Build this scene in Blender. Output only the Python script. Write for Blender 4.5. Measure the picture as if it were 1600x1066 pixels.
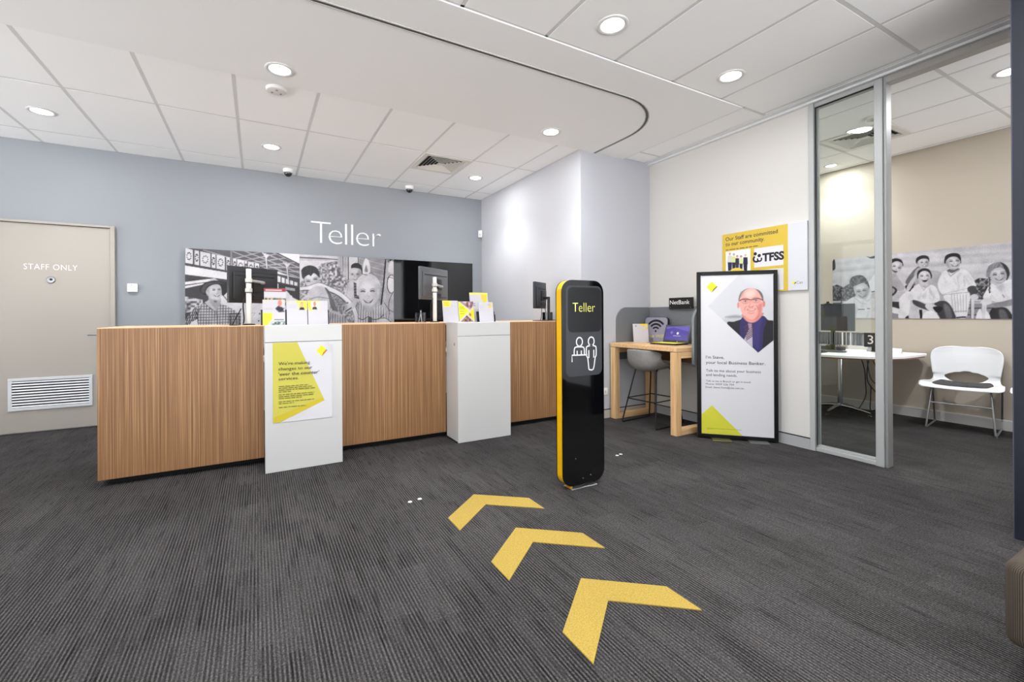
import bpy, bmesh, math, random
import numpy as np
from mathutils import Matrix, Vector

# ------------------------------------------------------------------ clearing
for _o in list(bpy.data.objects):
    bpy.data.objects.remove(_o, do_unlink=True)
S = bpy.context.scene
COL = S.collection
R = math.radians
PI = math.pi
rnd = random.Random(7)
rng = np.random.default_rng(11)

# ------------------------------------------------------------------ camera
CAM_H, YAW, ROLL = 1.1931, 0.5017, 0.0061
right = Vector((math.cos(YAW), -math.sin(YAW), 0))
fwd = Vector((math.sin(YAW), math.cos(YAW), 0))
up = Vector((0, 0, 1))
cr, sr = math.cos(ROLL), math.sin(ROLL)
ax = right * cr - up * sr
ay = right * sr + up * cr
cam = bpy.data.cameras.new('camera')
cam_o = bpy.data.objects.new('camera', cam)
COL.objects.link(cam_o)
m = Matrix.Identity(4)
for i in range(3):
    m[i][0], m[i][1], m[i][2] = ax[i], ay[i], -fwd[i]
m[2][3] = CAM_H
cam_o.matrix_world = m
cam.sensor_width = 36.0
cam.lens = 692.155 / 1600 * 36
cam.shift_x = (800 - 781.753) / 1600
cam.shift_y = -(533 - 491.009) / 1600
cam.clip_start = 0.02
S.camera = cam_o

# ------------------------------------------------------------------ world, exposure
S.view_settings.view_transform = 'Standard'
S.view_settings.look = 'None'
S.view_settings.gamma = 1.0
S.view_settings.use_curve_mapping = False
S.view_settings.exposure = 0.36
w = bpy.data.worlds.new('overcast_sky')
S.world = w
w.use_nodes = True
w.node_tree.nodes['Background'].inputs[0].default_value = (0.93, 0.97, 1.0, 1)
w.node_tree.nodes['Background'].inputs[1].default_value = 1.6
S.cycles.max_bounces = 14
S.cycles.diffuse_bounces = 10
S.cycles.glossy_bounces = 4
S.cycles.transparent_max_bounces = 12
S.cycles.caustics_reflective = False
S.cycles.caustics_refractive = False
S.cycles.sample_clamp_indirect = 6.0
sun = bpy.data.lights.new('sun', 'SUN')
sun.energy = 36.0
sun.angle = R(0.6)
sun.color = (1.0, .985, .98)
sun_o = bpy.data.objects.new('sun', sun)
COL.objects.link(sun_o)
sun_o.rotation_euler = (R(-32), 0, R(-20))       # high behind the building: only the pavement outside is sunlit
SPOT_W, DISC_W = 40.0, 8.0   # one ceiling downlight: its beam, and the even spill of its lens
GLOW = 7.0             # brightness of a downlight's lens

# ------------------------------------------------------------------ room measures
CEIL = 3.0116
YB, XS, YST, XR, XO = 6.335, 3.142, 3.8635, 4.209, 6.54
YU = 2.402             # front edge of the plaster panel in the ceiling
XL, YF = -5.0, -2.0

# ------------------------------------------------------------------ materials
def lin(c):
    if isinstance(c, str):
        c = [int(c[i:i + 2], 16) / 255 for i in (0, 2, 4)]
    elif max(c) > 1.0:
        c = [v / 255 for v in c]
    return tuple(v / 12.92 if v <= 0.04045 else ((v + 0.055) / 1.055) ** 2.4 for v in c)

MATS = {}

def nodes(name):
    mt = bpy.data.materials.new(name)
    mt.use_nodes = True
    nt = mt.node_tree
    return mt, nt, nt.nodes['Principled BSDF']

def mat(col, rough=0.5, metal=0.0, spec=0.5, noise=0.0, nscale=40, bump=0.0, coat=0.0, name=None):
    key = (tuple(lin(col)), rough, metal, spec, noise, nscale, bump, coat)
    if key in MATS:
        return MATS[key]
    mt, nt, b = nodes(name or 'paint')
    c = lin(col)
    b.inputs['Base Color'].default_value = (*c, 1)
    b.inputs['Roughness'].default_value = rough
    b.inputs['Metallic'].default_value = metal
    b.inputs['Specular IOR Level'].default_value = spec
    b.inputs['Coat Weight'].default_value = coat
    if noise or bump:
        tc = nt.nodes.new('ShaderNodeTexCoord')
        nz = nt.nodes.new('ShaderNodeTexNoise')
        nz.inputs['Scale'].default_value = nscale
        nz.inputs['Detail'].default_value = 4
        nt.links.new(tc.outputs['Object'], nz.inputs['Vector'])
        if noise:
            rp = nt.nodes.new('ShaderNodeValToRGB')
            rp.color_ramp.elements[0].position = 0.3
            rp.color_ramp.elements[1].position = 0.7
            rp.color_ramp.elements[0].color = (*[v * (1 - noise) for v in c], 1)
            rp.color_ramp.elements[1].color = (*[min(1, v * (1 + noise)) for v in c], 1)
            nt.links.new(nz.outputs['Fac'], rp.inputs['Fac'])
            nt.links.new(rp.outputs['Color'], b.inputs['Base Color'])
        if bump:
            bp = nt.nodes.new('ShaderNodeBump')
            bp.inputs['Strength'].default_value = bump
            bp.inputs['Distance'].default_value = 0.002
            nt.links.new(nz.outputs['Fac'], bp.inputs['Height'])
            nt.links.new(bp.outputs['Normal'], b.inputs['Normal'])
    MATS[key] = mt
    return mt

def ramp_wood(name, cols, sx, sz, rough=0.42, axis='x', fine=3.3):
    """timber veneer: long narrow grain running along z (axis x: grain lines spread along x)"""
    mt, nt, b = nodes(name)
    L = nt.links.new
    tc = nt.nodes.new('ShaderNodeTexCoord')
    def nz(k, kz, detail, dist):
        mp = nt.nodes.new('ShaderNodeMapping')
        mp.inputs['Scale'].default_value = {'x': (sx * k, sx * k, sz * kz), 'y': (sz * kz, sx * k, sx * k)}[axis]
        L(tc.outputs['Object'], mp.inputs['Vector'])
        n1 = nt.nodes.new('ShaderNodeTexNoise')
        n1.inputs['Scale'].default_value = 1.0
        n1.inputs['Detail'].default_value = detail
        n1.inputs['Roughness'].default_value = 0.6
        n1.inputs['Distortion'].default_value = dist
        L(mp.outputs['Vector'], n1.inputs['Vector'])
        return n1.outputs['Fac']
    a, c = nz(1, 1, 3, .15), nz(fine, 2.2, 2, 0)
    mx = nt.nodes.new('ShaderNodeMath'); mx.operation = 'MULTIPLY_ADD'
    L(c, mx.inputs[0]); mx.inputs[1].default_value = .42
    sc = nt.nodes.new('ShaderNodeMath'); sc.operation = 'MULTIPLY_ADD'
    L(a, sc.inputs[0]); sc.inputs[1].default_value = .95; sc.inputs[2].default_value = -.185
    L(sc.outputs[0], mx.inputs[2])
    rp = nt.nodes.new('ShaderNodeValToRGB')
    e = rp.color_ramp.elements
    while len(e) < len(cols):
        e.new(0.5)
    for k, (p, cc) in enumerate(cols):
        e[k].position = p
        e[k].color = (*lin(cc), 1)
    L(mx.outputs[0], rp.inputs['Fac'])
    L(rp.outputs['Color'], b.inputs['Base Color'])
    b.inputs['Roughness'].default_value = rough
    return mt

def carpet_mat():
    mt, nt, b = nodes('striped_carpet')
    L = nt.links.new
    tc = nt.nodes.new('ShaderNodeTexCoord')
    def noise(scale, detail=2, rough=0.5):
        mp = nt.nodes.new('ShaderNodeMapping')
        mp.inputs['Scale'].default_value = scale
        L(tc.outputs['Object'], mp.inputs['Vector'])
        n = nt.nodes.new('ShaderNodeTexNoise')
        n.inputs['Scale'].default_value = 1.0
        n.inputs['Detail'].default_value = detail
        n.inputs['Roughness'].default_value = rough
        L(mp.outputs['Vector'], n.inputs['Vector'])
        return n.outputs['Fac']
    def math_(op, a, c=None, v=None, v2=None):
        n = nt.nodes.new('ShaderNodeMath')
        n.operation = op
        L(a, n.inputs[0])
        if c is not None:
            L(c, n.inputs[1])
        if v is not None:
            n.inputs[1].default_value = v
        if v2 is not None:
            n.inputs[2].default_value = v2
        return n.outputs[0]
    def rng_(a, f0, f1, t0, t1):
        n = nt.nodes.new('ShaderNodeMapRange')
        L(a, n.inputs[0])
        for i, q in enumerate((f0, f1, t0, t1)):
            n.inputs[i + 1].default_value = q
        return n.outputs[0]
    def cells(wx, wy):
        """white noise per tufted block: wx wide, wy long, blocks staggered from column to column"""
        ix = math_('FLOOR', math_('MULTIPLY', sep.outputs['X'], v=1 / wx))
        w1 = nt.nodes.new('ShaderNodeTexWhiteNoise'); w1.noise_dimensions = '1D'
        L(ix, w1.inputs['W'])
        yy = math_('ADD', math_('MULTIPLY', sep.outputs['Y'], v=1 / wy), w1.outputs['Value'])
        iy = math_('FLOOR', yy)
        cb = nt.nodes.new('ShaderNodeCombineXYZ')
        L(ix, cb.inputs[0]); L(iy, cb.inputs[1])
        w2 = nt.nodes.new('ShaderNodeTexWhiteNoise'); w2.noise_dimensions = '2D'
        L(cb.outputs[0], w2.inputs['Vector'])
        return w2.outputs['Value']
    sep = nt.nodes.new('ShaderNodeSeparateXYZ')
    L(tc.outputs['Object'], sep.inputs[0])
    # ribs 14 mm apart running along y; their depth changes from tufted block to block
    rib = math_('SINE', math_('MULTIPLY', sep.outputs['X'], v=2 * PI / 0.0142))
    rib = math_('MULTIPLY_ADD', rib, v=0.5, v2=0.5)
    c1, c2 = cells(.0426, .19), cells(.142, .41)
    depth = math_('MULTIPLY', rng_(c1, 0.1, 0.7, 0.42, 1.0), rng_(c2, 0.0, 0.6, 0.6, 1.0))
    groove = math_('MULTIPLY', math_('SUBTRACT', rib, v=1.0), depth)        # 0 on the rib, -depth in the groove
    fib = noise((330, 250, 1), 2)
    patch = noise((1.3, 1.0, 1), 3)
    tone = math_('ADD', math_('MULTIPLY_ADD', fib, v=0.9, v2=0.15), math_('MULTIPLY_ADD', patch, v=0.30, v2=-0.12))
    tone = math_('ADD', tone, math_('MULTIPLY_ADD', c1, v=0.10, v2=-0.05))
    # odd dark pulls along the ribs, and coarse flecks
    streak = rng_(noise((95, 4.5, 1), 2), 0.56, 0.74, 0.0, -0.30)
    fleck = math_('MULTIPLY_ADD', noise((130, 105, 1), 3, .75), v=1.15, v2=-0.575)
    tone = math_('ADD', math_('ADD', tone, streak), math_('ADD', fleck, v=0.06))
    tot = math_('MULTIPLY_ADD', groove, v=0.62)
    L(tone, tot.node.inputs[2])
    rp = nt.nodes.new('ShaderNodeValToRGB')
    e = rp.color_ramp.elements
    e[0].position, e[0].color = 0.0, (*lin('121010'), 1)
    e[1].position, e[1].color = 1.0, (*lin('6a6767'), 1)
    q = e.new(0.5)
    q.color = (*lin('383636'), 1)
    L(tot, rp.inputs['Fac'])
    L(rp.outputs['Color'], b.inputs['Base Color'])
    b.inputs['Roughness'].default_value = 0.95
    b.inputs['Specular IOR Level'].default_value = 0.1
    bp = nt.nodes.new('ShaderNodeBump')
    bp.inputs['Strength'].default_value = 0.5
    bp.inputs['Distance'].default_value = 0.003
    L(tot, bp.inputs['Height'])
    L(bp.outputs['Normal'], b.inputs['Normal'])
    return mt

def corduroy_mat():
    mt, nt, b = nodes('corduroy')
    L = nt.links.new
    tc = nt.nodes.new('ShaderNodeTexCoord')
    sep = nt.nodes.new('ShaderNodeSeparateXYZ')
    L(tc.outputs['Object'], sep.inputs[0])
    add = nt.nodes.new('ShaderNodeMath'); add.operation = 'ADD'
    L(sep.outputs['X'], add.inputs[0]); L(sep.outputs['Y'], add.inputs[1])
    mu = nt.nodes.new('ShaderNodeMath'); mu.operation = 'MULTIPLY'
    L(add.outputs[0], mu.inputs[0]); mu.inputs[1].default_value = 2 * PI / 0.0055
    sn = nt.nodes.new('ShaderNodeMath'); sn.operation = 'SINE'
    L(mu.outputs[0], sn.inputs[0])
    rp = nt.nodes.new('ShaderNodeValToRGB')
    rp.color_ramp.elements[0].color = (*lin('2b251e'), 1)
    rp.color_ramp.elements[1].color = (*lin('5a4f42'), 1)
    md = nt.nodes.new('ShaderNodeMath'); md.operation = 'MULTIPLY_ADD'
    L(sn.outputs[0], md.inputs[0]); md.inputs[1].default_value = .5; md.inputs[2].default_value = .5
    L(md.outputs[0], rp.inputs['Fac'])
    L(rp.outputs['Color'], b.inputs['Base Color'])
    b.inputs['Roughness'].default_value = 0.95
    bp = nt.nodes.new('ShaderNodeBump'); bp.inputs['Distance'].default_value = 0.001
    L(md.outputs[0], bp.inputs['Height']); L(bp.outputs['Normal'], b.inputs['Normal'])
    return mt

def glow_mat(col, strength):
    mt, nt, b = nodes('lamp_lens')
    b.inputs['Base Color'].default_value = (1, 1, 1, 1)
    b.inputs['Emission Color'].default_value = (*lin(col), 1)
    b.inputs['Emission Strength'].default_value = strength
    return mt

def glass_mat(tint=(0.93, 0.965, 0.95), refl=1.0):
    mt = bpy.data.materials.new('clear_glass')
    mt.use_nodes = True
    nt = mt.node_tree
    nt.nodes.remove(nt.nodes['Principled BSDF'])
    out = nt.nodes['Material Output']
    tr = nt.nodes.new('ShaderNodeBsdfTransparent')
    tr.inputs[0].default_value = (*tint, 1)
    gl = nt.nodes.new('ShaderNodeBsdfGlossy')
    gl.inputs['Roughness'].default_value = 0.01
    fr = nt.nodes.new('ShaderNodeFresnel')
    fr.inputs[0].default_value = 1.45
    mx = nt.nodes.new('ShaderNodeMixShader')
    mu = nt.nodes.new('ShaderNodeMath'); mu.operation = 'MULTIPLY'
    mu.inputs[1].default_value = refl
    nt.links.new(fr.outputs[0], mu.inputs[0])
    nt.links.new(mu.outputs[0], mx.inputs[0])
    nt.links.new(tr.outputs[0], mx.inputs[1])
    nt.links.new(gl.outputs[0], mx.inputs[2])
    nt.links.new(mx.outputs[0], out.inputs[0])
    return mt

def print_mat(rough=0.45):
    mt, nt, b = nodes('printed_picture')
    at = nt.nodes.new('ShaderNodeAttribute')
    at.attribute_name = 'ink'
    nt.links.new(at.outputs['Color'], b.inputs['Base Color'])
    b.inputs['Roughness'].default_value = rough
    b.inputs['Specular IOR Level'].default_value = 0.3
    return mt

M = dict(
    wall_blue=mat('93979d', 0.75, bump=0.05, nscale=300, noise=0.012),
    wall_white=mat('c5c6cb', 0.75, bump=0.05, nscale=300),
    wall_pale=mat('bbbdc4', 0.75, bump=0.05, nscale=300),
    wall_warm=mat('d3d0cc', 0.75, bump=0.05, nscale=300),
    wall_beige=mat('bfb5a6', 0.7, bump=0.05, nscale=300),
    navy=mat('161a29', 0.5),
    ceil=mat('f7f7f7', 0.9, bump=0.04, nscale=500),
    plaster=mat('f2f2f2', 0.8),
    tee=mat('d4d4d4', 0.6),
    door=mat('a8a299', 0.5),
    lam=mat('cfcfcd', 0.28),
    alu=mat('b4b6b6', 0.45, metal=0.15),
    alu_base=mat('a5a6a8', 0.5),
    white=mat('f2f2f0', 0.45),
    sign_white=mat('f4f4f4', 0.5),
    black=mat('0b0b0c', 0.35),
    matte_black=mat('101012', 0.8),
    kiosk_black=mat('060607', 0.05, spec=1.0),
    kiosk_grey=mat('3c3e42', 0.3),
    kiosk_dark=mat('17181a', 0.3),
    yellow=mat('e0ae00', 0.25),
    chrome=mat('d5d7d9', 0.12, metal=1.0),
    steel=mat('aeb1b4', 0.3, metal=1.0),
    black_metal=mat('141416', 0.45, metal=0.3),
    grey_plastic=mat('34363a', 0.45),
    dark_plastic=mat('1a1b1d', 0.4),
    silver_plastic=mat('9a9c9f', 0.4),
    post_white=mat('e2e2de', 0.35),
    paper=mat('d9d8dc', 0.6),
    paper_yellow=mat('f2e63a', 0.6),
    ink=mat('1d1b24', 0.7),
    ink_grey=mat('57555e', 0.7),
    ink_pale=mat('a6a4ab', 0.7),
    felt=mat('6e7175', 0.95, noise=0.16, nscale=180, bump=0.2),
    felt_light=mat('8a9094', 0.95, noise=0.12, nscale=180, bump=0.2),
    stool=mat('8d8a87', 0.85, noise=0.08, nscale=30, bump=0.1),
    seat_fabric=mat('3c3b3c', 0.95, noise=0.75, nscale=90),
    arrow=mat('9c8438', 0.95, noise=0.22, nscale=170, bump=0.6),
    chair_white=mat('dcdde0', 0.3),
    table_white=mat('f3f3f2', 0.35),
    table_edge=mat('8a5a3a', 0.5),
    screen=mat('2a2d31', 0.12),
    glass_black=mat('0a0a0b', 0.04, spec=0.8),
    brass=mat('6d6a44', 0.35, metal=0.6),
)
M['counter_wood'] = ramp_wood('counter_veneer', [(0.28, '6b462a'), (0.42, '86603f'), (0.50, '946a45'), (0.57, 'a07751'), (0.66, 'b89268'), (0.8, '946a45')], 135, .8)
M['counter_edge'] = mat('d9b48c', 0.45)
M['desk_wood'] = ramp_wood('desk_oak', [(0.3, 'c99b66'), (0.5, 'dcb483'), (0.72, 'e8c797')], 50, 2.2)
M['desk_wood_flat'] = ramp_wood('desk_oak_top', [(0.3, 'c99b66'), (0.5, 'dcb483'), (0.72, 'e8c797')], 60, 2.5, axis='y')
M['carpet'] = carpet_mat()
M['corduroy'] = corduroy_mat()
M['glass'] = glass_mat()
M['acrylic'] = glass_mat((0.95, 0.96, 0.97), 1.2)
M['lens'] = glow_mat('ffffff', GLOW)
M['print'] = print_mat()
M['print_gloss'] = print_mat(0.25)

# ------------------------------------------------------------------ mesh helpers
class MB:
    """collects boxes, prisms and tubes, then links them as ONE mesh object"""
    def __init__(s):
        s.v, s.f, s.mi = [], [], []
        s.cur = 0

    def add(s, vs, fs):
        o = len(s.v)
        s.v += [tuple(p) for p in vs]
        for f in fs:
            s.f.append([o + i for i in f])
            s.mi.append(s.cur)
        return s

    def box(s, x0, x1, y0, y1, z0, z1, bev=0.0, seg=2):
        if bev <= 0:
            vs = [(x, y, z) for z in (z0, z1) for y in (y0, y1) for x in (x0, x1)]
            return s.add(vs, [(0, 2, 3, 1), (4, 5, 7, 6), (0, 1, 5, 4), (2, 6, 7, 3), (0, 4, 6, 2), (1, 3, 7, 5)])
        bm = bmesh.new()
        bmesh.ops.create_cube(bm, size=1)
        for v in bm.verts:
            v.co = Vector(((x0 + x1) / 2 + v.co.x * (x1 - x0), (y0 + y1) / 2 + v.co.y * (y1 - y0), (z0 + z1) / 2 + v.co.z * (z1 - z0)))
        bmesh.ops.bevel(bm, geom=list(bm.edges), offset=bev, segments=seg, profile=0.5, affect='EDGES')
        return s.from_bm(bm)

    def from_bm(s, bm):
        bm.verts.index_update()
        s.add([v.co[:] for v in bm.verts], [[v.index for v in f.verts] for f in bm.faces])
        bm.free()
        return s

    def prism(s, pts, a0, a1, plane='xz'):
        """2-D outline pushed along the third axis from a0 to a1"""
        def P(p, a):
            return {'xz': (p[0], a, p[1]), 'xy': (p[0], p[1], a), 'yz': (a, p[0], p[1])}[plane]
        n = len(pts)
        vs = [P(p, a0) for p in pts] + [P(p, a1) for p in pts]
        fs = [list(range(n)), list(range(2 * n - 1, n - 1, -1))]
        fs += [(i, i + n, (i + 1) % n + n, (i + 1) % n) for i in range(n)]
        return s.add(vs, fs)

    def tube(s, pts, r, seg=8, smooth=0, closed=False):
        pts = [Vector(p) for p in pts]
        if smooth:
            pts = catmull(pts, smooth, closed)
        n = len(pts)
        rings = []
        nrm = None
        for i, p in enumerate(pts):
            a = pts[i - 1] if (i > 0 or closed) else p
            b = pts[(i + 1) % n] if (i < n - 1 or closed) else p
            t = (b - a).normalized()
            if nrm is None:
                nrm = t.orthogonal().normalized()
            nrm = (nrm - t * nrm.dot(t))
            nrm = nrm.normalized() if nrm.length > 1e-6 else t.orthogonal().normalized()
            bi = t.cross(nrm)
            rr = r[i] if isinstance(r, (list, tuple)) else r
            rings.append([p + (nrm * math.cos(2 * PI * k / seg) + bi * math.sin(2 * PI * k / seg)) * rr for k in range(seg)])
        vs = [q for ring in rings for q in ring]
        fs = []
        for i in range(n - 1 + (1 if closed else 0)):
            j = (i + 1) % n
            for k in range(seg):
                fs.append((i * seg + k, i * seg + (k + 1) % seg, j * seg + (k + 1) % seg, j * seg + k))
        if not closed:
            fs.append(list(range(seg - 1, -1, -1)))
            fs.append(list(range((n - 1) * seg, n * seg)))
        return s.add(vs, fs)

    def lathe(s, prof, cx=0, cy=0, seg=24, axis='z', base=0):
        """profile of (radius, height) turned about an axis"""
        vs, fs = [], []
        n = len(prof)
        for r, h in prof:
            for k in range(seg):
                a = 2 * PI * k / seg
                p = (r * math.cos(a), r * math.sin(a), h)
                if axis == 'z':
                    vs.append((cx + p[0], cy + p[1], base + p[2]))
                else:                      # turned about -y (out of a wall)
                    vs.append((cx + p[0], base - p[2], cy + p[1]))
        for i in range(n - 1):
            for k in range(seg):
                fs.append((i * seg + k, i * seg + (k + 1) % seg, (i + 1) * seg + (k + 1) % seg, (i + 1) * seg + k))
        fs.append(list(range(seg - 1, -1, -1)))
        fs.append(list(range((n - 1) * seg, n * seg)))
        return s.add(vs, fs)

    def build(s, name, mats, parent=None, smooth=None, loc=None):
        me = bpy.data.meshes.new(name)
        me.from_pydata(s.v, [], s.f)
        if not isinstance(mats, (list, tuple)):
            mats = [mats]
        for mm in mats:
            me.materials.append(mm)
        if len(mats) > 1:
            me.polygons.foreach_set('material_index', s.mi)
        bm = bmesh.new()
        bm.from_mesh(me)
        bmesh.ops.recalc_face_normals(bm, faces=bm.faces)
        bm.to_mesh(me)
        bm.free()
        if smooth:
            me.polygons.foreach_set('use_smooth', [True] * len(me.polygons))
            me.set_sharp_from_angle(angle=R(smooth))
        me.update()
        o = bpy.data.objects.new(name, me)
        COL.objects.link(o)
        if parent is not None:
            o.parent = parent
        if loc:
            o.location = loc
        return o

def catmull(P, k, closed=False):
    out = []
    n = len(P)
    for i in range(n if closed else n - 1):
        p0 = P[(i - 1) % n] if (closed or i > 0) else P[0]
        p1, p2 = P[i], P[(i + 1) % n]
        p3 = P[(i + 2) % n] if (closed or i + 2 < n) else P[-1]
        for j in range(k):
            t = j / k
            out.append(0.5 * ((2 * p1) + (p2 - p0) * t + (2 * p0 - 5 * p1 + 4 * p2 - p3) * t * t + (3 * p1 - p0 - 3 * p2 + p3) * t ** 3))
    if not closed:
        out.append(P[-1])
    return out

def rrect(x0, x1, z0, z1, r, seg=6):
    """rounded rectangle outline"""
    if not isinstance(r, (list, tuple)):
        r = (r,) * 4                      # bottom left, bottom right, top right, top left
    out = []
    for (cx, cy, a0, rr) in ((x0 + r[0], z0 + r[0], PI, r[0]), (x1 - r[1], z0 + r[1], 1.5 * PI, r[1]), (x1 - r[2], z1 - r[2], 0, r[2]), (x0 + r[3], z1 - r[3], .5 * PI, r[3])):
        if rr <= 0:
            out.append((cx, cy))
            continue
        for k in range(seg + 1):
            a = a0 + .5 * PI * k / seg
            out.append((cx + rr * math.cos(a), cy + rr * math.sin(a)))
    return out

def ellipse(cx, cz, rx, rz, n=24):
    return [(cx + rx * math.cos(2 * PI * k / n), cz + rz * math.sin(2 * PI * k / n)) for k in range(n)]

def thing(name, label, cat, loc=(0, 0, 0), rz=0.0, group=None):
    o = bpy.data.objects.new(name, None)
    o.empty_display_size = 0.1
    COL.objects.link(o)
    o.location = loc
    o.rotation_euler = (0, 0, rz)
    tag(o, label, cat, group)
    return o

def tag(o, label=None, cat=None, group=None, kind=None):
    if label: o['label'] = label
    if cat: o['category'] = cat
    if group: o['group'] = group
    if kind: o['kind'] = kind
    return o

def struct(o):
    o['kind'] = 'structure'
    return o

def copy_thing(root, loc, rz=None, label=None):
    r = root.copy()
    COL.objects.link(r)
    r.location = loc
    if rz is not None:
        r.rotation_euler = (0, 0, rz)
    if label:
        r['label'] = label
    for ch in list(root.children):
        c = ch.copy(); COL.objects.link(c); c.parent = r
        for g in list(ch.children):
            d = g.copy(); COL.objects.link(d); d.parent = c
    return r

# ------------------------------------------------------------------ lettering
def raw_text(body, bold=0.0, ext=0.0, spacing=1.0):
    cu = bpy.data.curves.new('lettering', 'FONT')
    cu.body = body
    cu.size = 1.0
    cu.offset = bold
    cu.extrude = ext
    cu.space_character = spacing
    cu.resolution_u = 3
    o = bpy.data.objects.new('lettering', cu)
    me = bpy.data.meshes.new_from_object(o)
    bpy.data.objects.remove(o)
    bpy.data.curves.remove(cu)
    return me

_h = raw_text('H')
CAP = max(v.co.y for v in _h.vertices)

def text(parent, name, body, x, z, width, cap, mt, y=-0.001, depth=0.0, bold=0.0, spacing=1.0):
    """one line of lettering on the local xz plane, base line at z, fitted to a width"""
    me = raw_text(body, bold, 0.5 if depth else 0.0, spacing)
    co = np.empty(len(me.vertices) * 3, 'f')
    me.vertices.foreach_get('co', co)
    co = co.reshape(-1, 3)
    x0, x1 = co[:, 0].min(), co[:, 0].max()
    out = np.empty_like(co)
    out[:, 0] = x + (co[:, 0] - x0) * width / (x1 - x0)
    out[:, 2] = z + co[:, 1] * cap / CAP
    out[:, 1] = y - (co[:, 2] * depth)
    me.vertices.foreach_set('co', out.ravel())
    me.materials.clear()
    me.materials.append(mt)
    me.name = name
    me.update()
    o = bpy.data.objects.new(name, me)
    COL.objects.link(o)
    o.parent = parent
    return o

def greek(mb, x, z, width, cap, y, seed):
    """a line of print too small to read: a row of word-long strokes"""
    r = random.Random(seed)
    p = x
    while p < x + width:
        L = cap * r.uniform(1.6, 5.0)
        q = min(p + L, x + width)
        mb.add([(p, y, z), (q, y, z), (q, y, z + cap * .62), (p, y, z + cap * .62)], [(0, 1, 2, 3)])
        p = q + cap * .7

# ------------------------------------------------------------------ flat printed pictures, drawn shape by shape on a fine grid
def homography(src, dst):
    A, bb = [], []
    for (x, y), (u, v) in zip(src, dst):
        A.append([x, y, 1, 0, 0, 0, -u * x, -u * y]); bb.append(u)
        A.append([0, 0, 0, x, y, 1, -v * x, -v * y]); bb.append(v)
    h = np.linalg.solve(np.array(A, float), np.array(bb, float))
    return np.append(h, 1).reshape(3, 3)

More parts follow.
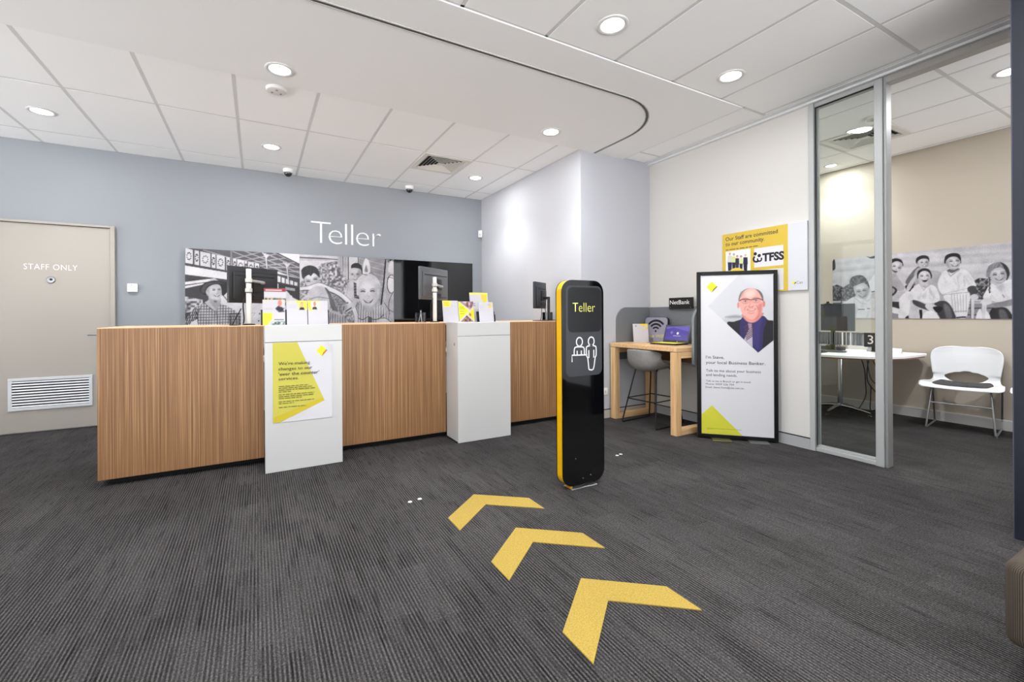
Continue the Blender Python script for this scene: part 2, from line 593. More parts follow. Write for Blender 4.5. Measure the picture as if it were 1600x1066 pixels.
class Art:
    def __init__(s, x0, x1, z0, z1, cell, quad=None, zq=None):
        """picture on local xz, x0..x1 by z0..z1; quad: drawing coordinates of the corners tl, tr, br, bl (of zq = (z0, z1) when given)"""
        s.nx = max(2, int(round((x1 - x0) / cell)) + 1)
        s.nz = max(2, int(round((z1 - z0) / cell)) + 1)
        gx, gz = np.meshgrid(np.linspace(x0, x1, s.nx), np.linspace(z0, z1, s.nz))
        s.gx, s.gz = gx.ravel(), gz.ravel()
        if quad is None:
            quad = [(0, 0), (100, 0), (100, 100), (0, 100)]
        qa, qb = zq or (z0, z1)
        Hm = homography([(x0, qb), (x1, qb), (x1, qa), (x0, qa)], quad)
        p = Hm @ np.vstack([s.gx, s.gz, np.ones_like(s.gx)])
        s.u, s.v = p[0] / p[2], p[1] / p[2]
        s.c = np.ones((len(s.u), 3))
        s.mask = None

    @staticmethod
    def col(c):
        if isinstance(c, (int, float)):
            g = c / 255
            return np.array([g * .985, g * .97, g * 1.0])
        if isinstance(c, str):
            return np.array([int(c[i:i + 2], 16) / 255 for i in (0, 2, 4)])
        return np.array(c, float) / 255

    def fill(s, c):
        s.c[:] = s.col(c)

    def put(s, idx, a, c):
        if s.mask is not None:
            a = a * s.mask[idx]
        s.c[idx] = s.c[idx] * (1 - a[:, None]) + s.col(c) * a[:, None]

    def cover(s, pts, soft=3.0, smooth=0):
        P = np.array(pts, float)
        if smooth:
            P = np.array([tuple(q)[:2] for q in catmull([Vector((a, b, 0)) for a, b in pts], smooth, True)])
        lo, hi = P.min(0) - soft * 2, P.max(0) + soft * 2
        idx = np.where((s.u > lo[0]) & (s.u < hi[0]) & (s.v > lo[1]) & (s.v < hi[1]))[0]
        if not len(idx):
            return idx, np.zeros(0)
        x, y = s.u[idx], s.v[idx]
        ins = np.zeros(len(idx), bool)
        d2 = np.full(len(idx), 1e18)
        n = len(P)
        for i in range(n):
            ax_, ay_ = P[i]; bx, by = P[(i + 1) % n]
            ex, ey = bx - ax_, by - ay_
            L = ex * ex + ey * ey + 1e-12
            t = np.clip(((x - ax_) * ex + (y - ay_) * ey) / L, 0, 1)
            d2 = np.minimum(d2, (x - ax_ - t * ex) ** 2 + (y - ay_ - t * ey) ** 2)
            if ey:
                c = ((ay_ > y) != (by > y)) & (x < ex * (y - ay_) / ey + ax_)
                ins ^= c
        sd = np.sqrt(d2) * np.where(ins, 1, -1)
        return idx, np.clip(sd / (2 * soft) + .5, 0, 1)

    def poly(s, pts, c, soft=3.0, smooth=0, alpha=1.0):
        idx, a = s.cover(pts, soft, smooth)
        if len(idx):
            s.put(idx, a * alpha, c)
        return s

    def blob(s, pts, c, soft=4.0, alpha=1.0):
        return s.poly(pts, c, soft, 5, alpha)

    def ell(s, cx, cy, rx, ry, c, rot=0.0, soft=3.0, alpha=1.0):
        ca, sa = math.cos(rot), math.sin(rot)
        return s.poly([(cx + rx * math.cos(t) * ca - ry * math.sin(t) * sa, cy + rx * math.cos(t) * sa + ry * math.sin(t) * ca) for t in np.linspace(0, 2 * PI, 20, endpoint=False)], c, soft, 0, alpha)

    def line(s, pts, wd, c, soft=2.0, smooth=0, alpha=1.0):
        P = [Vector((a, b, 0)) for a, b in pts]
        if smooth:
            P = catmull(P, smooth)
        P = np.array([tuple(q)[:2] for q in P])
        lo, hi = P.min(0) - wd - soft * 2, P.max(0) + wd + soft * 2
        idx = np.where((s.u > lo[0]) & (s.u < hi[0]) & (s.v > lo[1]) & (s.v < hi[1]))[0]
        if not len(idx):
            return s
        x, y = s.u[idx], s.v[idx]
        d2 = np.full(len(idx), 1e18)
        for i in range(len(P) - 1):
            ax_, ay_ = P[i]; bx, by = P[i + 1]
            ex, ey = bx - ax_, by - ay_
            t = np.clip(((x - ax_) * ex + (y - ay_) * ey) / (ex * ex + ey * ey + 1e-12), 0, 1)
            d2 = np.minimum(d2, (x - ax_ - t * ex) ** 2 + (y - ay_ - t * ey) ** 2)
        s.put(idx, np.clip((wd / 2 - np.sqrt(d2)) / (2 * soft) + .5, 0, 1) * alpha, c)
        return s

    def within(s, pts, soft=3.0, smooth=0):
        if pts is None:
            s.mask = None
        else:
            idx, a = s.cover(pts, soft, smooth)
            s.mask = np.zeros(len(s.u)); s.mask[idx] = a
        return s

    def speckle(s, pts, lo, hi, size, seed=1, smooth=0, cut=0.5):
        """leafy or gravelly mottling inside an outline"""
        idx, a = s.cover(pts, 4, smooth)
        if not len(idx):
            return s
        r = np.random.default_rng(seed)
        g = r.random((60, 60))
        x, y = s.u[idx] / size, s.v[idx] / size
        xi, yi = np.floor(x).astype(int), np.floor(y).astype(int)
        fx, fy = x - xi, y - yi
        fx, fy = fx * fx * (3 - 2 * fx), fy * fy * (3 - 2 * fy)
        q = lambda i, j: g[(yi + j) % 60, (xi + i) % 60]
        n = (q(0, 0) * (1 - fx) + q(1, 0) * fx) * (1 - fy) + (q(0, 1) * (1 - fx) + q(1, 1) * fx) * fy
        n = np.clip((n - cut) * 1.7 + .5, 0, 1)
        colr = s.col(lo) * (1 - n[:, None]) + s.col(hi) * n[:, None]
        if s.mask is not None:
            a = a * s.mask[idx]
        s.c[idx] = s.c[idx] * (1 - a[:, None]) + colr * a[:, None]
        return s

    def face(s, pts, skin, eyes=(), mouth=None, nose=None, shade=None):
        tone = lambda k: skin * k if not isinstance(skin, tuple) else tuple(v * k for v in skin)
        s.blob(pts, tone(.93))
        P = np.array(pts, float)
        c, h = P.mean(0), (P.max(0) - P.min(0)) / 2
        s.within(pts, 4, 5)
        s.ell(c[0] - h[0] * .1, c[1] - h[1] * .35, h[0] * .55, h[1] * .38, min(250, skin * 1.08), 0, h[0] * .22, .8)
        s.ell(c[0] + h[0] * .85, c[1] + h[1] * .2, h[0] * .35, h[1] * .8, tone(.78), 0, h[0] * .22, .8)
        s.ell(c[0] - h[0] * .95, c[1] + h[1] * .2, h[0] * .22, h[1] * .8, tone(.84), 0, h[0] * .16, .7)
        s.ell(c[0], c[1] + h[1] * 1.0, h[0] * .6, h[1] * .2, tone(.74), 0, h[1] * .12, .7)
        if shade:
            for q, cc in shade:
                s.blob(q, cc, 12, .55)
        for (ex, ey, er) in eyes:
            s.ell(ex, ey - er * .1, er * 1.25, er * .75, tone(.74), 0, er * .4, .8)
        s.within(None)
        for (ex, ey, er) in eyes:
            s.line([(ex - er, ey - er * .8), (ex, ey - er * 1.15), (ex + er, ey - er * .85)], er * .28, tone(.5), er * .25, 0, .7)
            s.line([(ex - er * .8, ey + er * .1), (ex, ey - er * .14), (ex + er * .8, ey + er * .1)], er * .46, 62, er * .2, 0, .9)
        if nose:
            s.line(nose, 6, tone(.76), 4, 4, .8)
            s.line([nose[-1], (nose[-1][0] - 4, nose[-1][1] + 1)], 8, tone(.62), 4, 0, .7)
        if mouth:
            (x0, y0), (xm, ym), (x1, y1), th = mouth
            s.line([(x0 - th * .3, y0 - th * .4), (x0, y0 + th * .2)], th * .25, tone(.7), th * .2)
            s.line([(x1 + th * .3, y1 - th * .4), (x1, y1 + th * .2)], th * .25, tone(.7), th * .2)
            s.blob([(x0, y0), (xm, ym - th * .1), (x1, y1), (x1 - (x1 - xm) * .4, ym + th * .6), (xm, ym + th * .85), (x0 + (xm - x0) * .4, ym + th * .6)], tone(.52), th * .14)
            s.blob([(x0 + th * .5, y0 + th * .15), (xm, ym + th * .05), (x1 - th * .5, y1 + th * .15), (xm, ym + th * .45)], 242, th * .12)
        return s

    def folds(s, pts, c, n=8, seed=1, wd=16, alpha=.55):
        """soft creases in cloth"""
        P = np.array(pts, float)
        lo, hi = P.min(0), P.max(0)
        r = random.Random(seed)
        s.within(pts, 4)
        for _ in range(n):
            x, y = r.uniform(lo[0], hi[0]), r.uniform(lo[1], hi[1])
            dx, dy = r.uniform(-.2, .2) * (hi[0] - lo[0]), r.uniform(.15, .5) * (hi[1] - lo[1])
            s.line([(x, y), (x + dx * .4, y + dy * .5), (x + dx, y + dy)], wd * r.uniform(.5, 1.4), c, wd * .5, 4, alpha)
        s.within(None)
        return s

    def strands(s, pts, c, ang, n=16, seed=1, wd=4, ln=60, alpha=.5):
        """hair: short strokes along one direction inside an outline"""
        P = np.array(pts, float)
        lo, hi = P.min(0), P.max(0)
        r = random.Random(seed)
        s.within(pts, 4, 5)
        for _ in range(n):
            x, y, a = r.uniform(lo[0], hi[0]), r.uniform(lo[1], hi[1]), ang + r.uniform(-.4, .4)
            s.line([(x, y), (x + ln * math.cos(a) * .5, y + ln * math.sin(a) * .4), (x + ln * math.cos(a), y + ln * math.sin(a))], wd, c, wd * .5, 3, alpha)
        s.within(None)
        return s

    def grain(s, k=.03, ink=.84):
        r = np.random.default_rng(3)
        n = r.normal(0, k, (s.nz, s.nx))
        lo = r.normal(0, 1, (s.nz // 8 + 2, s.nx // 8 + 2))
        big = np.kron(lo, np.ones((8, 8)))[:s.nz, :s.nx]
        for _ in range(3):
            big = (big + np.roll(big, 3, 0) + np.roll(big, -3, 0) + np.roll(big, 3, 1) + np.roll(big, -3, 1)) / 5
        s.c *= (1 + n + big * .05).ravel()[:, None]
        g = np.clip(s.c, 0, 1)
        s.c = (g * (1 - .6) + (g * g * (3 - 2 * g)) * .6) * ink        # print contrast
        return s

    def build(s, name, parent, y=-0.001, mt=None, keep=None):
        n = s.nx
        fs = []
        for j in range(s.nz - 1):
            for i in range(n - 1):
                a = j * n + i
                if keep is None or keep(s.u[a], s.v[a]):
                    fs.append((a, a + 1, a + n + 1, a + n))
        me = bpy.data.meshes.new(name)
        me.from_pydata(np.stack([s.gx, np.full_like(s.gx, y), s.gz], 1).tolist(), [], fs)
        c = np.clip(s.c, 0, 1)
        l = np.where(c <= .04045, c / 12.92, ((c + .055) / 1.055) ** 2.4)
        at = me.color_attributes.new('ink', 'FLOAT_COLOR', 'POINT')
        at.data.foreach_set('color', np.hstack([l, np.ones((len(l), 1))]).astype('f').ravel())
        me.materials.append(mt or M['print'])
        o = bpy.data.objects.new(name, me)
        COL.objects.link(o)
        o.parent = parent
        return o

# ================================================================== THE SETTING
# ------------------------------------------------------------------ floor and walls
struct(MB().box(XL - .1, 7.2, YF - .1, YB + .1, -0.08, 0).build('floor', M['carpet']))
struct(MB().box(XL - .1, XS + .1, YB, YB + .12, 0, CEIL + .3).build('wall_back', M['wall_blue']))
struct(MB().box(XS, XS + .1, YST + .001, YB, 0, CEIL + .3).build('wall_side', M['wall_white']))
struct(MB().box(XS + .001, XR + .1, YST, YST + .1, 0, CEIL + .3).build('wall_alcove', M['wall_pale']))
struct(MB().box(XR, XR + .1, 2.08, YST, 0, CEIL + .3).build('wall_right', M['wall_warm']))
struct(MB().box(XO, XO + .1, YF, 3.96, 0, CEIL + .3).build('wall_office', M['wall_beige']))
struct(MB().box(XR + .1, XO, 3.86, 3.96, 0, CEIL + .3).build('wall_office_end', M['wall_beige']))
lw = MB()                       # unseen wall; its openings are added to bring daylight to the ceiling
lw.box(XL - .1, XL, YF, 1.6, 0, CEIL + .3).box(XL - .1, XL, 5.9, YB, 0, CEIL + .3)
lw.box(XL - .1, XL, 1.6, 5.9, 0, .08).box(XL - .1, XL, 1.6, 5.9, 2.92, CEIL + .3)
for y in (3.0, 4.45):
    lw.box(XL - .1, XL, y, y + .08, .08, 2.92)
struct(lw.build('wall_left', M['wall_white']))
nv = MB().box(3.472, XR, .688, .745, 0, CEIL + .02, .003).build('wall_wing', M['navy'])
struct(nv)
MB().box(3.4705, 3.473, .7425, .7465, 0, CEIL).build('corner_bead', mat('4a4e5c', .5), nv)
struct(MB().box(XR, XR + .1, YF, .688, 0, CEIL + .3).build('wall_near', M['wall_white']))
struct(MB().box(XR - .012, XR, YF, .688, 0, .14).build('baseboard_near', mat('3a3a3c', .5)))
# unseen shopfront behind the camera, glazed throughout to let daylight in: sill, head and mullions round clear openings
wf = MB()
wf.box(XL, XO + .1, YF - .1, YF, 0, .08)
wf.box(XL, XO + .1, YF - .1, YF, 2.92, CEIL + .3)
for x in (XL, -3.0, -.9, 1.3, 3.5, 5.2, XO + .02):
    wf.box(x, x + .08, YF - .1, YF, .08, 2.92)
struct(wf.build('wall_front', M['alu']))

struct(MB().box(-16, 20, -22, YF - .1, -.2, -.02).box(-20, XL - .1, YF - .1, 16, -.2, -.02).build('bounce_pavement', mat('c6c6c6', .9, noise=.06, nscale=3)))  # unseen slab outside, added to bounce sunlight up into the room

# ------------------------------------------------------------------ ceiling: slab, tiles, tees, plaster panel
ceil = struct(MB().box(XL - .1, 7.2, YF - .1, YB + .1, CEIL + .045, CEIL + .2).build('ceiling', M['ceil']))
TW = 0.0125
tile_meshes = {}
def tile(x0, x1, y0, y1):
    x0, x1, y0, y1 = x0 + TW, x1 - TW, y0 + TW, y1 - TW
    if x1 - x0 < .02 or y1 - y0 < .02:
        return
    k = (round(x1 - x0, 3), round(y1 - y0, 3))
    if k not in tile_meshes:
        o = MB().box(-k[0] / 2, k[0] / 2, -k[1] / 2, k[1] / 2, 0, .018, .002, 1).build('ceiling_tile', M['ceil'], ceil)
        tile_meshes[k] = o.data
    else:
        o = bpy.data.objects.new('ceiling_tile', tile_meshes[k])
        COL.objects.link(o)
        o.parent = ceil
    o.location = ((x0 + x1) / 2, (y0 + y1) / 2, CEIL + rnd.uniform(0, .0008))

def tee(x0, x1, y0, y1):
    MB().box(x0, x1, y0, y1, CEIL + .0015, CEIL + .03).build('ceiling_tee', M['tee'], ceil)

X0 = -1.3483                     # a tile joint in the teller area
xs = [XL] + [X0 + .6 * k for k in range(-6, 8)] + [XS]
ys = [3.8675, 4.7462, 5.9462, YB]
vent_cell = (X0 + 3.0, X0 + 3.6)
for a, b in zip(xs, xs[1:]):
    for c, d in zip(ys, ys[1:]):
        if abs(a - vent_cell[0]) < .01 and abs(c - ys[1]) < .01:
            tile(a, b, c + .6, d)
        else:
            tile(a, b, c, d)
for x in xs[1:-1]:
    tee(x - TW, x + TW, ys[0], YB)
for y in ys[1:-1]:
    for a, b in zip(xs, xs[1:]):
        tee(a + TW, b - TW, y - TW * .8, y + TW * .8)
tee(vent_cell[0] + TW, vent_cell[1] - TW, ys[1] + .6 - TW, ys[1] + .6 + TW)
tee(XL, XS, YB - .02, YB)        # wall angle
tee(XS - .012, XS, ys[0], YB - .02)
# near field of tiles
XN = 1.0701
xs2 = [XL] + [XN + .6 * k for k in range(-10, 6)] + [XR - .09]
ys2 = [YF, -1.0914, .1086, 1.3086, YU]
for a, b in zip(xs2, xs2[1:]):
    for c, d in zip(ys2, ys2[1:]):
        tile(a, b, c, d)
for x in xs2[1:-1]:
    tee(x - TW, x + TW, YF, YU)
for y in ys2[1:-1]:
    for a, b in zip(xs2, xs2[1:]):
        tee(a + TW, b - TW, y - TW, y + TW)
tee(XL, 3.785, YU - .016, YU)
# the strip between the plaster panel and the right wall
tile(3.785, XR - .09, YU, 3.62)
tile(3.785, XR - .09, 3.62, YST)
tee(3.785 - TW, 3.785 + TW, YU, YST)
tee(3.80, XR - .09, YU - TW, YU + TW)
tee(3.80, XR - .09, 3.62 - TW, 3.62 + TW)
# office ceiling
xs3 = [XR + .06] + [XN + .6 * k for k in range(6, 10)] + [XO]
ys3 = [YF, -1.0614, .1386, 1.3386, 2.5386, 3.86]
ovent = (5.27, 5.27 + .6)
for a, b in zip(xs3, xs3[1:]):
    for c, d in zip(ys3, ys3[1:]):
        if abs(a - 5.2701) < .01 and abs(c - 1.3386) < .01:
            tile(a, b, c, d - .6)
        else:
            tile(a, b, c, d)
for x in xs3[1:-1]:
    tee(x - TW * .7, x + TW * .7, YF, 3.86)
for y in ys3[1:-1]:
    for a, b in zip(xs3, xs3[1:]):
        tee(a + TW, b - TW, y - TW * 1.3, y + TW * 1.3)
# plaster panel (set slightly lower than the tiles) with its curved track
pl = MB()
pl.box(XL, XS, YU, 3.8675, CEIL - .008, CEIL + .04)
pl.box(XS, 3.785 - TW, YU, YST, CEIL - .008, CEIL + .04)
pl.build('plaster_panel', M['plaster'], ceil)
arc = [(XL, 2.738), (2.72, 2.738)]
for k in range(1, 13):
    a = R(-90 + 90 * k / 12)
    arc.append((2.72 + .615 * math.cos(a), 3.353 + .615 * math.sin(a)))
arc += [(3.335, 3.6), (3.335, YST)]
def ribbon(path, w0, w1, z0, z1):
    mb = MB()
    P = [Vector((a, b, 0)) for a, b in path]
    L, Rr = [], []
    for i, p in enumerate(P):
        t = (P[min(i + 1, len(P) - 1)] - P[max(i - 1, 0)]).normalized()
        n = Vector((-t.y, t.x, 0))
        L.append(p + n * w0); Rr.append(p + n * w1)
    n = len(P)
    vs = [(q.x, q.y, z) for z in (z0, z1) for row in (L, Rr) for q in row]
    fs = []
    for i in range(n - 1):
        fs += [(i, i + 1, n + i + 1, n + i), (2 * n + i, 3 * n + i, 3 * n + i + 1, 2 * n + i + 1), (i, 2 * n + i, 2 * n + i + 1, i + 1), (n + i, n + i + 1, 3 * n + i + 1, 3 * n + i)]
    fs += [(0, n, 3 * n, 2 * n), (n - 1, 3 * n - 1, 4 * n - 1, 2 * n - 1)]
    mb.add(vs, fs)
    return mb
tr = ribbon(arc, -.011, .011, CEIL - .0095, CEIL - .0078).build('ceiling_track', mat('4a4a4a', 0.5), ceil)
ribbon(arc, -.020, -.012, CEIL - .013, CEIL - .0078).build('track_lip', mat('c4c4c2', 0.5), ceil)
ribbon(arc, .012, .016, CEIL - .013, CEIL - .0078).build('track_lip', mat('c4c4c2', 0.5), ceil)

# ------------------------------------------------------------------ trims and skirtings
struct(MB().box(XR - .09, XR + .06, -1.0, YST, CEIL - .004, CEIL + .03).box(XR - .035, XR + .05, -1.0, YST, CEIL - .024, CEIL - .004, .003).build('trim_1', mat('e2e3e4', 0.5)))
def skirting(name, segs, mt):
    a, b = MB(), MB()
    for (x0, x1, y0, y1) in segs:
        a.box(x0, x1, y0, y1, 0, .093)
        b.box(x0, x1, y0, y1, .093, .101)
    o = struct(a.build(name, mt))
    b.build('shadow_line', M['matte_black'], o)
skirting('baseboard_right', [(XR - .012, XR, 2.08, YST)], M['alu_base'])
skirting('baseboard_alcove', [(XS + .02, XR, YST - .012, YST)], mat('b6aea6', 0.5))
o = struct(MB().box(XO - .014, XO, YF, 3.86, 0, .095).build('baseboard_office', mat('cfcdcb', 0.5)))
MB().box(XO - .017, XO, YF, 3.86, .095, .105).build('skirting_cap', mat('e8e6e4', 0.5), o)
struct(MB().box(XL, -2.34, YB - .012, YB, 0, .09).box(-1.37, XS, YB - .012, YB, 0, .09).build('baseboard_back', mat('9a9ca1', 0.5)))

# ------------------------------------------------------------------ the staff door
dr = bpy.data.objects.new('door_1', None); COL.objects.link(dr); struct(dr)
dr.location = (-1.87, YB, 0)
dx0, dx1, dzt = -.465, .458, 2.156
MB().box(dx0, dx1, -.022, 0, .012, dzt, .002, 1).build('door_leaf', M['door'], dr)
MB().box(dx0 - .055, dx0 - .004, -.045, 0, 0, dzt + .028, .003, 1).build('door_frame', M['door'], dr)
MB().box(dx1 + .004, dx1 + .045, -.045, 0, 0, dzt + .028, .003, 1).build('door_frame', M['door'], dr)
MB().box(dx0 - .004, dx1 + .004, -.045, 0, dzt + .004, dzt + .028, .003, 1).build('door_frame', M['door'], dr)
MB().box(dx0 - .004, dx0, -.006, 0, 0, dzt).box(dx1, dx1 + .004, -.006, 0, 0, dzt).box(dx0, dx1, -.006, 0, dzt, dzt + .004).build('shadow_gap', M['matte_black'], dr)
text(dr, 'lettering', 'STAFF ONLY', -.222, 1.684, .412, .058, M['sign_white'], y=-.0235, depth=.001, bold=-.012, spacing=1.06)
pk = MB().lathe([(.0, 0), (.036, 0), (.036, .006), (.03, .012), (.012, .013)], -.018, 1.58, 24, 'y', -.022).build('door_viewer', M['steel'], dr, 40)
MB().lathe([(.013, 0), (.011, .004)], -.014, 1.583, 12, 'y', -.035).build('viewer_lens', M['black'], pk)
hd = MB()
hd.tube([(.285, -.085, 1.0), (.30, -.09, 1.0), (.36, -.09, 1.0), (.40, -.085, 1.0), (.405, -.06, 1.0), (.405, -.022, 1.0)], .009, 8, 4)
hd.lathe([(.026, 0), (.026, .008)], .405, 1.0, 20, 'y', -.022)
hd.build('door_handle', M['steel'], dr, 40)
gr = MB()
gx0, gx1, gz0, gz1 = -.34, .308, .238, .568
for (a, b, c, d) in ((gx0, gx1, gz0, gz0 + .028), (gx0, gx1, gz1 - .028, gz1), (gx0, gx0 + .028, gz0 + .028, gz1 - .028), (gx1 - .028, gx1, gz0 + .028, gz1 - .028)):
    gr.box(a, b, -.036, -.02, c, d, .002, 1)
grille = gr.build('door_grille', mat('cfd1d4', 0.4), dr)
MB().box(gx0 + .02, gx1 - .02, -.024, -.021, gz0 + .02, gz1 - .02).build('grille_backing', mat('17171a', 0.8), grille)
sl = None
nsl = 10
for k in range(nsl):
    z = gz0 + .04 + (gz1 - gz0 - .08) * k / (nsl - 1)
    if sl is None:
        mb = MB()
        mb.prism([(-.034, -.007), (-.031, -.0075), (-.027, .006), (-.030, .0065)], gx0 + .028, gx1 - .028, 'yz')
        sl = mb.build('slat', mat('e4e5e7', 0.4), grille)
        sl.location = (0, 0, z)
    else:
        q = sl.copy(); COL.objects.link(q); q.parent = grille; q.location = (0, 0, z)

# ------------------------------------------------------------------ glazed office front
win = bpy.data.objects.new('window_1', None); COL.objects.link(win); struct(win)
win.location = (XR, 1.55, 0); win.rotation_euler = (0, 0, -PI / 2)      # local x runs towards the door opening, local -y into the room
wl = lambda y: 1.55 - y
fr = M['alu']
MB().box(wl(2.08), wl(2.038), -.012, .09, 0, 2.99, .003, 1).box(wl(2.038), wl(2.028), .012, .05, .04, 2.96).build('jamb', fr, win)
MB().box(wl(1.614), wl(1.560), -.014, .09, 0, 2.985, .003, 1).build('post', fr, win)
MB().box(wl(1.560), wl(1.541), .0, .085, 0, 2.985, .002, 1).build('door_stop', mat('9c9d9c', 0.45, metal=.4), win)
MB().box(wl(2.038), wl(1.614), .0, .075, 0, .032, .002, 1).box(wl(2.03), wl(1.618), .014, .05, .032, .052, .002, 1).build('bottom_rail', fr, win)
MB().box(wl(2.038), wl(1.614), .0, .085, 2.955, 2.988, .002, 1).build('head_rail', fr, win)
MB().box(wl(1.541), wl(-1.0), -.004, .085, 2.938, 2.988, .002, 1).build('door_head', mat('a8a5a0', 0.5, metal=.3), win)
MB().box(wl(2.036), wl(1.614), .008, .014, 2.945, 2.957).box(wl(2.034), wl(2.028), .006, .011, .05, 2.95).build('gasket', M['matte_black'], win)
MB().box(wl(2.034), wl(1.614), .028, .036, .04, 2.956).build('glass_pane', M['glass'], win)
strip = MB().box(wl(2.026), wl(1.70), .0255, .0265, .922, 1.026)
film_mat = glass_mat((.50, .52, .54), .6)
fs_ = strip.build('film_strip', film_mat, win)
bars_w, bars_k = MB(), MB()
xx = wl(2.024)
r5 = random.Random(3)
while xx < wl(1.71):
    wdt = r5.choice((.004, .005, .008, .011))
    (bars_w if r5.random() < .5 else bars_k).box(xx, xx + wdt, .0245, .0254, .922, 1.026)
    xx += wdt + r5.choice((.003, .005, .009, .012))
tag(bars_w.build('pale_bars', mat('d6d8d4', 0.5), fs_), kind='stuff')
tag(bars_k.build('dark_bars', mat('55595c', 0.5), fs_), kind='stuff')
sq = MB().box(wl(1.70), wl(1.616), .0245, .0258, .916, 1.028).build('number_square', mat('161412', 0.4), win)
text(sq, 'number', '3', wl(1.676), .940, .036, .068, mat('d8d4c8', 0.5), y=.0242)

# ================================================================== LIGHTS IN THE CEILING
def downlight(x, y, label, zoff=0.0, trim=True, seen=True, power=1.0, ring=0.1, grp='round recessed downlights'):
    t = thing('downlight', label, 'downlight', (x, y, CEIL - zoff), group=grp)
    r = ring
    MB().lathe([(r * .72, .004), (r * .72, -.003), (r * .80, -.007), (r * .95, -.006), (r, -.001), (r, .004)], 0, 0, 32).build('trim_ring', mat('dcdcdb', .4), t, 50)
    MB().lathe([(r * .719, .002), (r * .70, -.0035), (.02, -.0045)], 0, 0, 32).build('lens', M['lens'], t, 50)
    la = bpy.data.lights.new('downlight_lamp', 'SPOT')
    la.energy = SPOT_W * power
    la.spot_size = R(112)
    la.spot_blend = 0.7
    la.shadow_soft_size = 0.055
    la.color = (.97, .985, 1.0)
    lo = bpy.data.objects.new('downlight_lamp', la)
    COL.objects.link(lo)
    lo.parent = t
    lo.location = (0, 0, -.03)
    la = bpy.data.lights.new('downlight_spill', 'AREA')
    la.shape = 'DISK'; la.size = .15
    la.energy = DISC_W * power
    la.color = (.97, .985, 1.0)
    lo = bpy.data.objects.new('downlight_spill', la)
    COL.objects.link(lo)
    lo.parent = t
    lo.location = (0, 0, -.012)
    return t
downlight(-1.663, 5.379, 'downlight in the tiled ceiling above the staff door')
downlight(.154, 3.634, 'downlight set in the plaster ceiling panel beside the smoke detector', .008, power=.72)
downlight(.142, 5.366, 'downlight in the tiles between the smoke detector and the wall')
downlight(2.572, 3.617, 'downlight in the plaster panel where the white wall ends', .008)
downlight(2.559, 5.329, 'downlight beside the square vent near the white side wall')
downlight(1.972, 2.102, 'downlight in the near tiles, uppermost and largest in the photo')
downlight(3.2, 2.127, 'downlight in the near tiles closest to the glazed office front')
downlight(5.016, 1.075, 'office downlight cut off by the navy wall edge', power=1.35)
downlight(5.252, 2.19, 'office downlight beside the square office vent', power=1.35, ring=.062)
downlight(6.25, 2.84, 'office downlight close to the beige wall, seen through the pane', power=.9, ring=.075)
for (x, y) in ((-1.663, 3.63), (.75, 2.1), (-.5, 2.1), (-.5, .5), (1.2, .5), (2.6, .5), (.4, -1.2), (2.4, -1.2)):  # extra lamps out of view, added to help light the room
    downlight(x, y, 'unseen downlight added to help light the room', grp='unseen downlights added for the room light')

def vent(x, y, label):
    t = thing('ceiling_vent', label, 'vent', (x, y, CEIL), group='square louvred ceiling vents')
    h = .292
    fm = mat('d9d7d0', .5)
    mb = MB()
    for (a, b, c, d) in ((-h, h, -h, -h + .06), (-h, h, h - .06, h), (-h, -h + .06, -h + .06, h - .06), (h - .06, h, -h + .06, h - .06)):
        mb.box(a, b, c, d, -.006, .012, .003, 1)
    mb.build('vent_frame', fm, t, 40)
    MB().box(-h + .03, h - .03, -h + .03, h - .03, .012, .02).build('vent_cavity', mat('060606', .9), t)
    lv = None
    for q in range(4):
        for k in range(6):
            a = .225 - k * .036
            mb = MB()
            # louvre of this quarter: outer edge up in the cavity, inner edge hanging
            mb.add([(-a, -a, -.004), (a, -a, -.004), (a - .016, -a + .016, .012), (-a + .016, -a + .016, .012),
                    (-a, -a, -.001), (a, -a, -.001), (a - .016, -a + .016, .0135), (-a + .016, -a + .016, .0135)],
                   [(0, 1, 2, 3), (7, 6, 5, 4), (0, 4, 5, 1), (1, 5, 6, 2), (2, 6, 7, 3), (3, 7, 4, 0)])
            o_ = mb.build('louvre', fm, t)
            o_.rotation_euler = (0, 0, q * PI / 2)
    MB().box(-.03, .03, -.03, .03, -.003, .012).build('vent_centre', fm, t)
    return t
vent(X0 + 3.3, ys[1] + .3, 'square louvred air vent in the tiles before the blue wall')
vent(5.57, 2.22, 'square louvred air vent in the office ceiling behind the glass')

t = thing('smoke_detector', 'small round smoke detector on the tile beside the plaster panel', 'detector', (.145, 3.975, CEIL))
MB().lathe([(.078, .003), (.078, -.012), (.07, -.022), (.05, -.026), (.02, -.027)], 0, 0, 28).build('detector_base', mat('dddbd8', .5), t, 40)
for a in (R(-60), R(60), R(180)):
    MB().box(-.008, .008, .03, .042, -.0285, -.024).build('sensor_slot', mat('6c6c6c', .6), t).rotation_euler = (0, 0, a)
t = thing('smoke_detector', 'round smoke detector on the office ceiling seen through the glass', 'detector', (5.06, 1.95, CEIL))
MB().lathe([(.06, .003), (.06, -.012), (.05, -.024), (.02, -.028)], 0, 0, 28).build('detector_base', mat('d8d6cf', .5), t, 40)
MB().lathe([(.02, -.027), (.016, -.033)], 0, 0, 16).build('sensor_cap', mat('c4c2ba', .5), t, 40)

